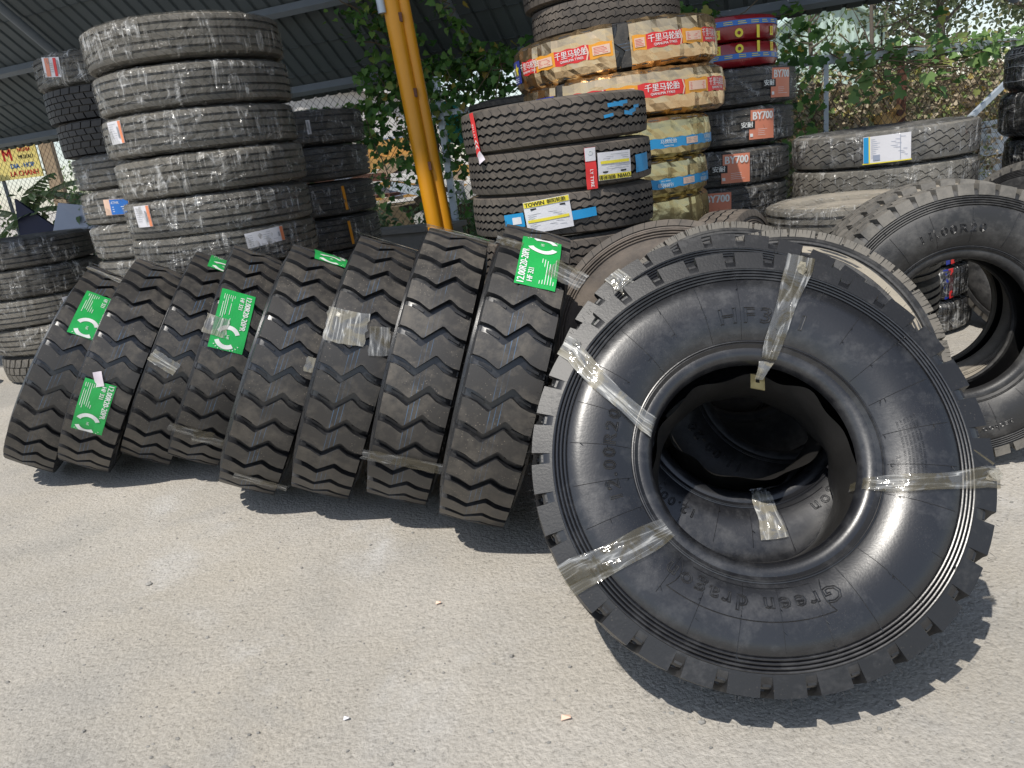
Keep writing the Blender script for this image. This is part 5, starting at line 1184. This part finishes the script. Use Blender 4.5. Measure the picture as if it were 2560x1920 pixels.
banana('banana plant with a torn leaf slanting over the navy tarp', -7.0, 12.2, [(-8, 12, 1.9, .19, 1.55), (15, 50, 1.4, .2, 1.3), (-40, -5, 1.5, .2, 1.1), (170, 40, 1.2, .2, 1.2), (-20, 75, 1.1, .18, 1.2)], 3)
banana('banana plant with upright leaves right beside the leaning left stack', -6.0, 12.0, [(-10, 70, 1.3, .19, .9), (185, 25, 1.5, .2, 1.25), (200, -8, 1.3, .19, 1.1), (20, 30, 1.1, .18, 1.1), (120, 62, 1.3, .2, 1.)], 4)
# zinc panels and posts behind the fence at right
for i, (z0, z1, dx, dy) in enumerate([(.62, 1.02, 0, 0), (.02, .58, .02, .05)]):
    v = []; f = []; n = 48
    for q in range(n + 1):
        t = -2.9 - 2.6 * q / n; p = fpt(t, 0); o = .022 * sin(q * 1.7); v += [(p.x + dx, p.y + .28 + dy + o, z0), (p.x + dx, p.y + .28 + dy + o, z1)]
    for q in range(n): f.append((2 * q, 2 * q + 2, 2 * q + 3, 2 * q + 1))
    tag(obj('zinc_panel', mesh('zinc_panel', v, f, MAT['galv'], 60)), ['upper corrugated zinc panel behind the wire at right', 'lower corrugated zinc panel near the ground behind the wire at right'][i], 'panel', 'corrugated zinc panels')
for lb, t, dy in (('rusty brown post in the dry brush below the lobed leaves', -1.55, .28), ('rusty brown post in the dry brush near the right edge stack', -3.45, .28)):
    p = fpt(t, 0); m = MB(); m.box((0, 0, .85), (.075, .06, 1.7)); m.box((0, .0, 1.72), (.09, .07, .03)); o = tag(obj('rusty_post', m.mesh('rusty_post', MAT['rust'])), lb, 'post', 'rusty posts'); o.location = (p.x, p.y + dy, 0)
p = fpt(-4.3, 0); m = MB(); m.box((0, 0, 1.2), (.10, .10, 2.4)); m.box((0, 0, 2.42), (.12, .12, .03)); o = tag(obj('white_post', m.mesh('white_post', MAT['white_pipe'])), 'white square post rising above the fence at the top right', 'post'); o.location = (p.x + .66, p.y + .5, 0)
br = empty('machine_bracket', 'yellow bolted machine part lying in the dry brush', 'machine part', (4.32, 8.62, 1.2))
m = MB(); m.tube([(0, .03, -.10), (0, .03, .05)], [.13, .10], 9); m.box((0, 0, -.08), (.22, .05, .2), Matrix.Rotation(.3, 3, 'Y')); m.box((.17, .05, .03), (.17, .05, .14), Matrix.Rotation(-.6, 3, 'Y')); obj('plate', m.mesh('plate', MAT['machine_yellow']), br)
for x, z in ((.0, -.02), (.17, .05)):
    m = MB(); m.tube([(x, -.03, z), (x, -.06, z)], .035, 10); obj('bolt', m.mesh('bolt', MAT['rust'], 40), br)
# overhead cables
m = MB()
for (p, q) in (((2, 22, 4.5), (22, 24, 5.2)), ((2, 22, 4.2), (24, 26, 6.4))):
    p = Vector(p); q = Vector(q); m.tube([p + (q - p) * t_ + Vector((0, 0, -1.2 * t_ * (1 - t_))) for t_ in [i / 16 for i in range(17)]], .015, 4, False)
    tag(obj('cable', m.mesh('cable', MAT['wire'])), ('upper' if p.z > 4.4 else 'lower') + ' overhead cable crossing the sky behind the trees', 'cable', 'overhead cables'); m = MB()
# litter on the ground
for lb, x, y, mt, w in (('small pale scrap of paper on the ground below the seventh tyre', -.33, 2.22, 'peach_print', .009), ('pinkish paper scrap on the ground left of the big front tyre', .03, 1.62, 'peach_print', .013), ('tiny pale chip on the ground at left centre', -.55, 1.72, 'paper', .008)):
    v = [(-w, -w * .5, 0), (w, -w * .4, .004), (w * .9, w * .5, .002), (-w * .8, w * .5, .006)]; v += [(a_, b_, c_ + .002) for a_, b_, c_ in v]
    o = obj('paper_scrap', mesh('paper_scrap', v, [(0, 1, 2, 3), (7, 6, 5, 4), (0, 4, 5, 1), (1, 5, 6, 2), (2, 6, 7, 3), (3, 7, 4, 0)], MAT[mt])); o.location = (x, y, .004); tag(o, lb, 'paper scrap', 'litter on the ground')
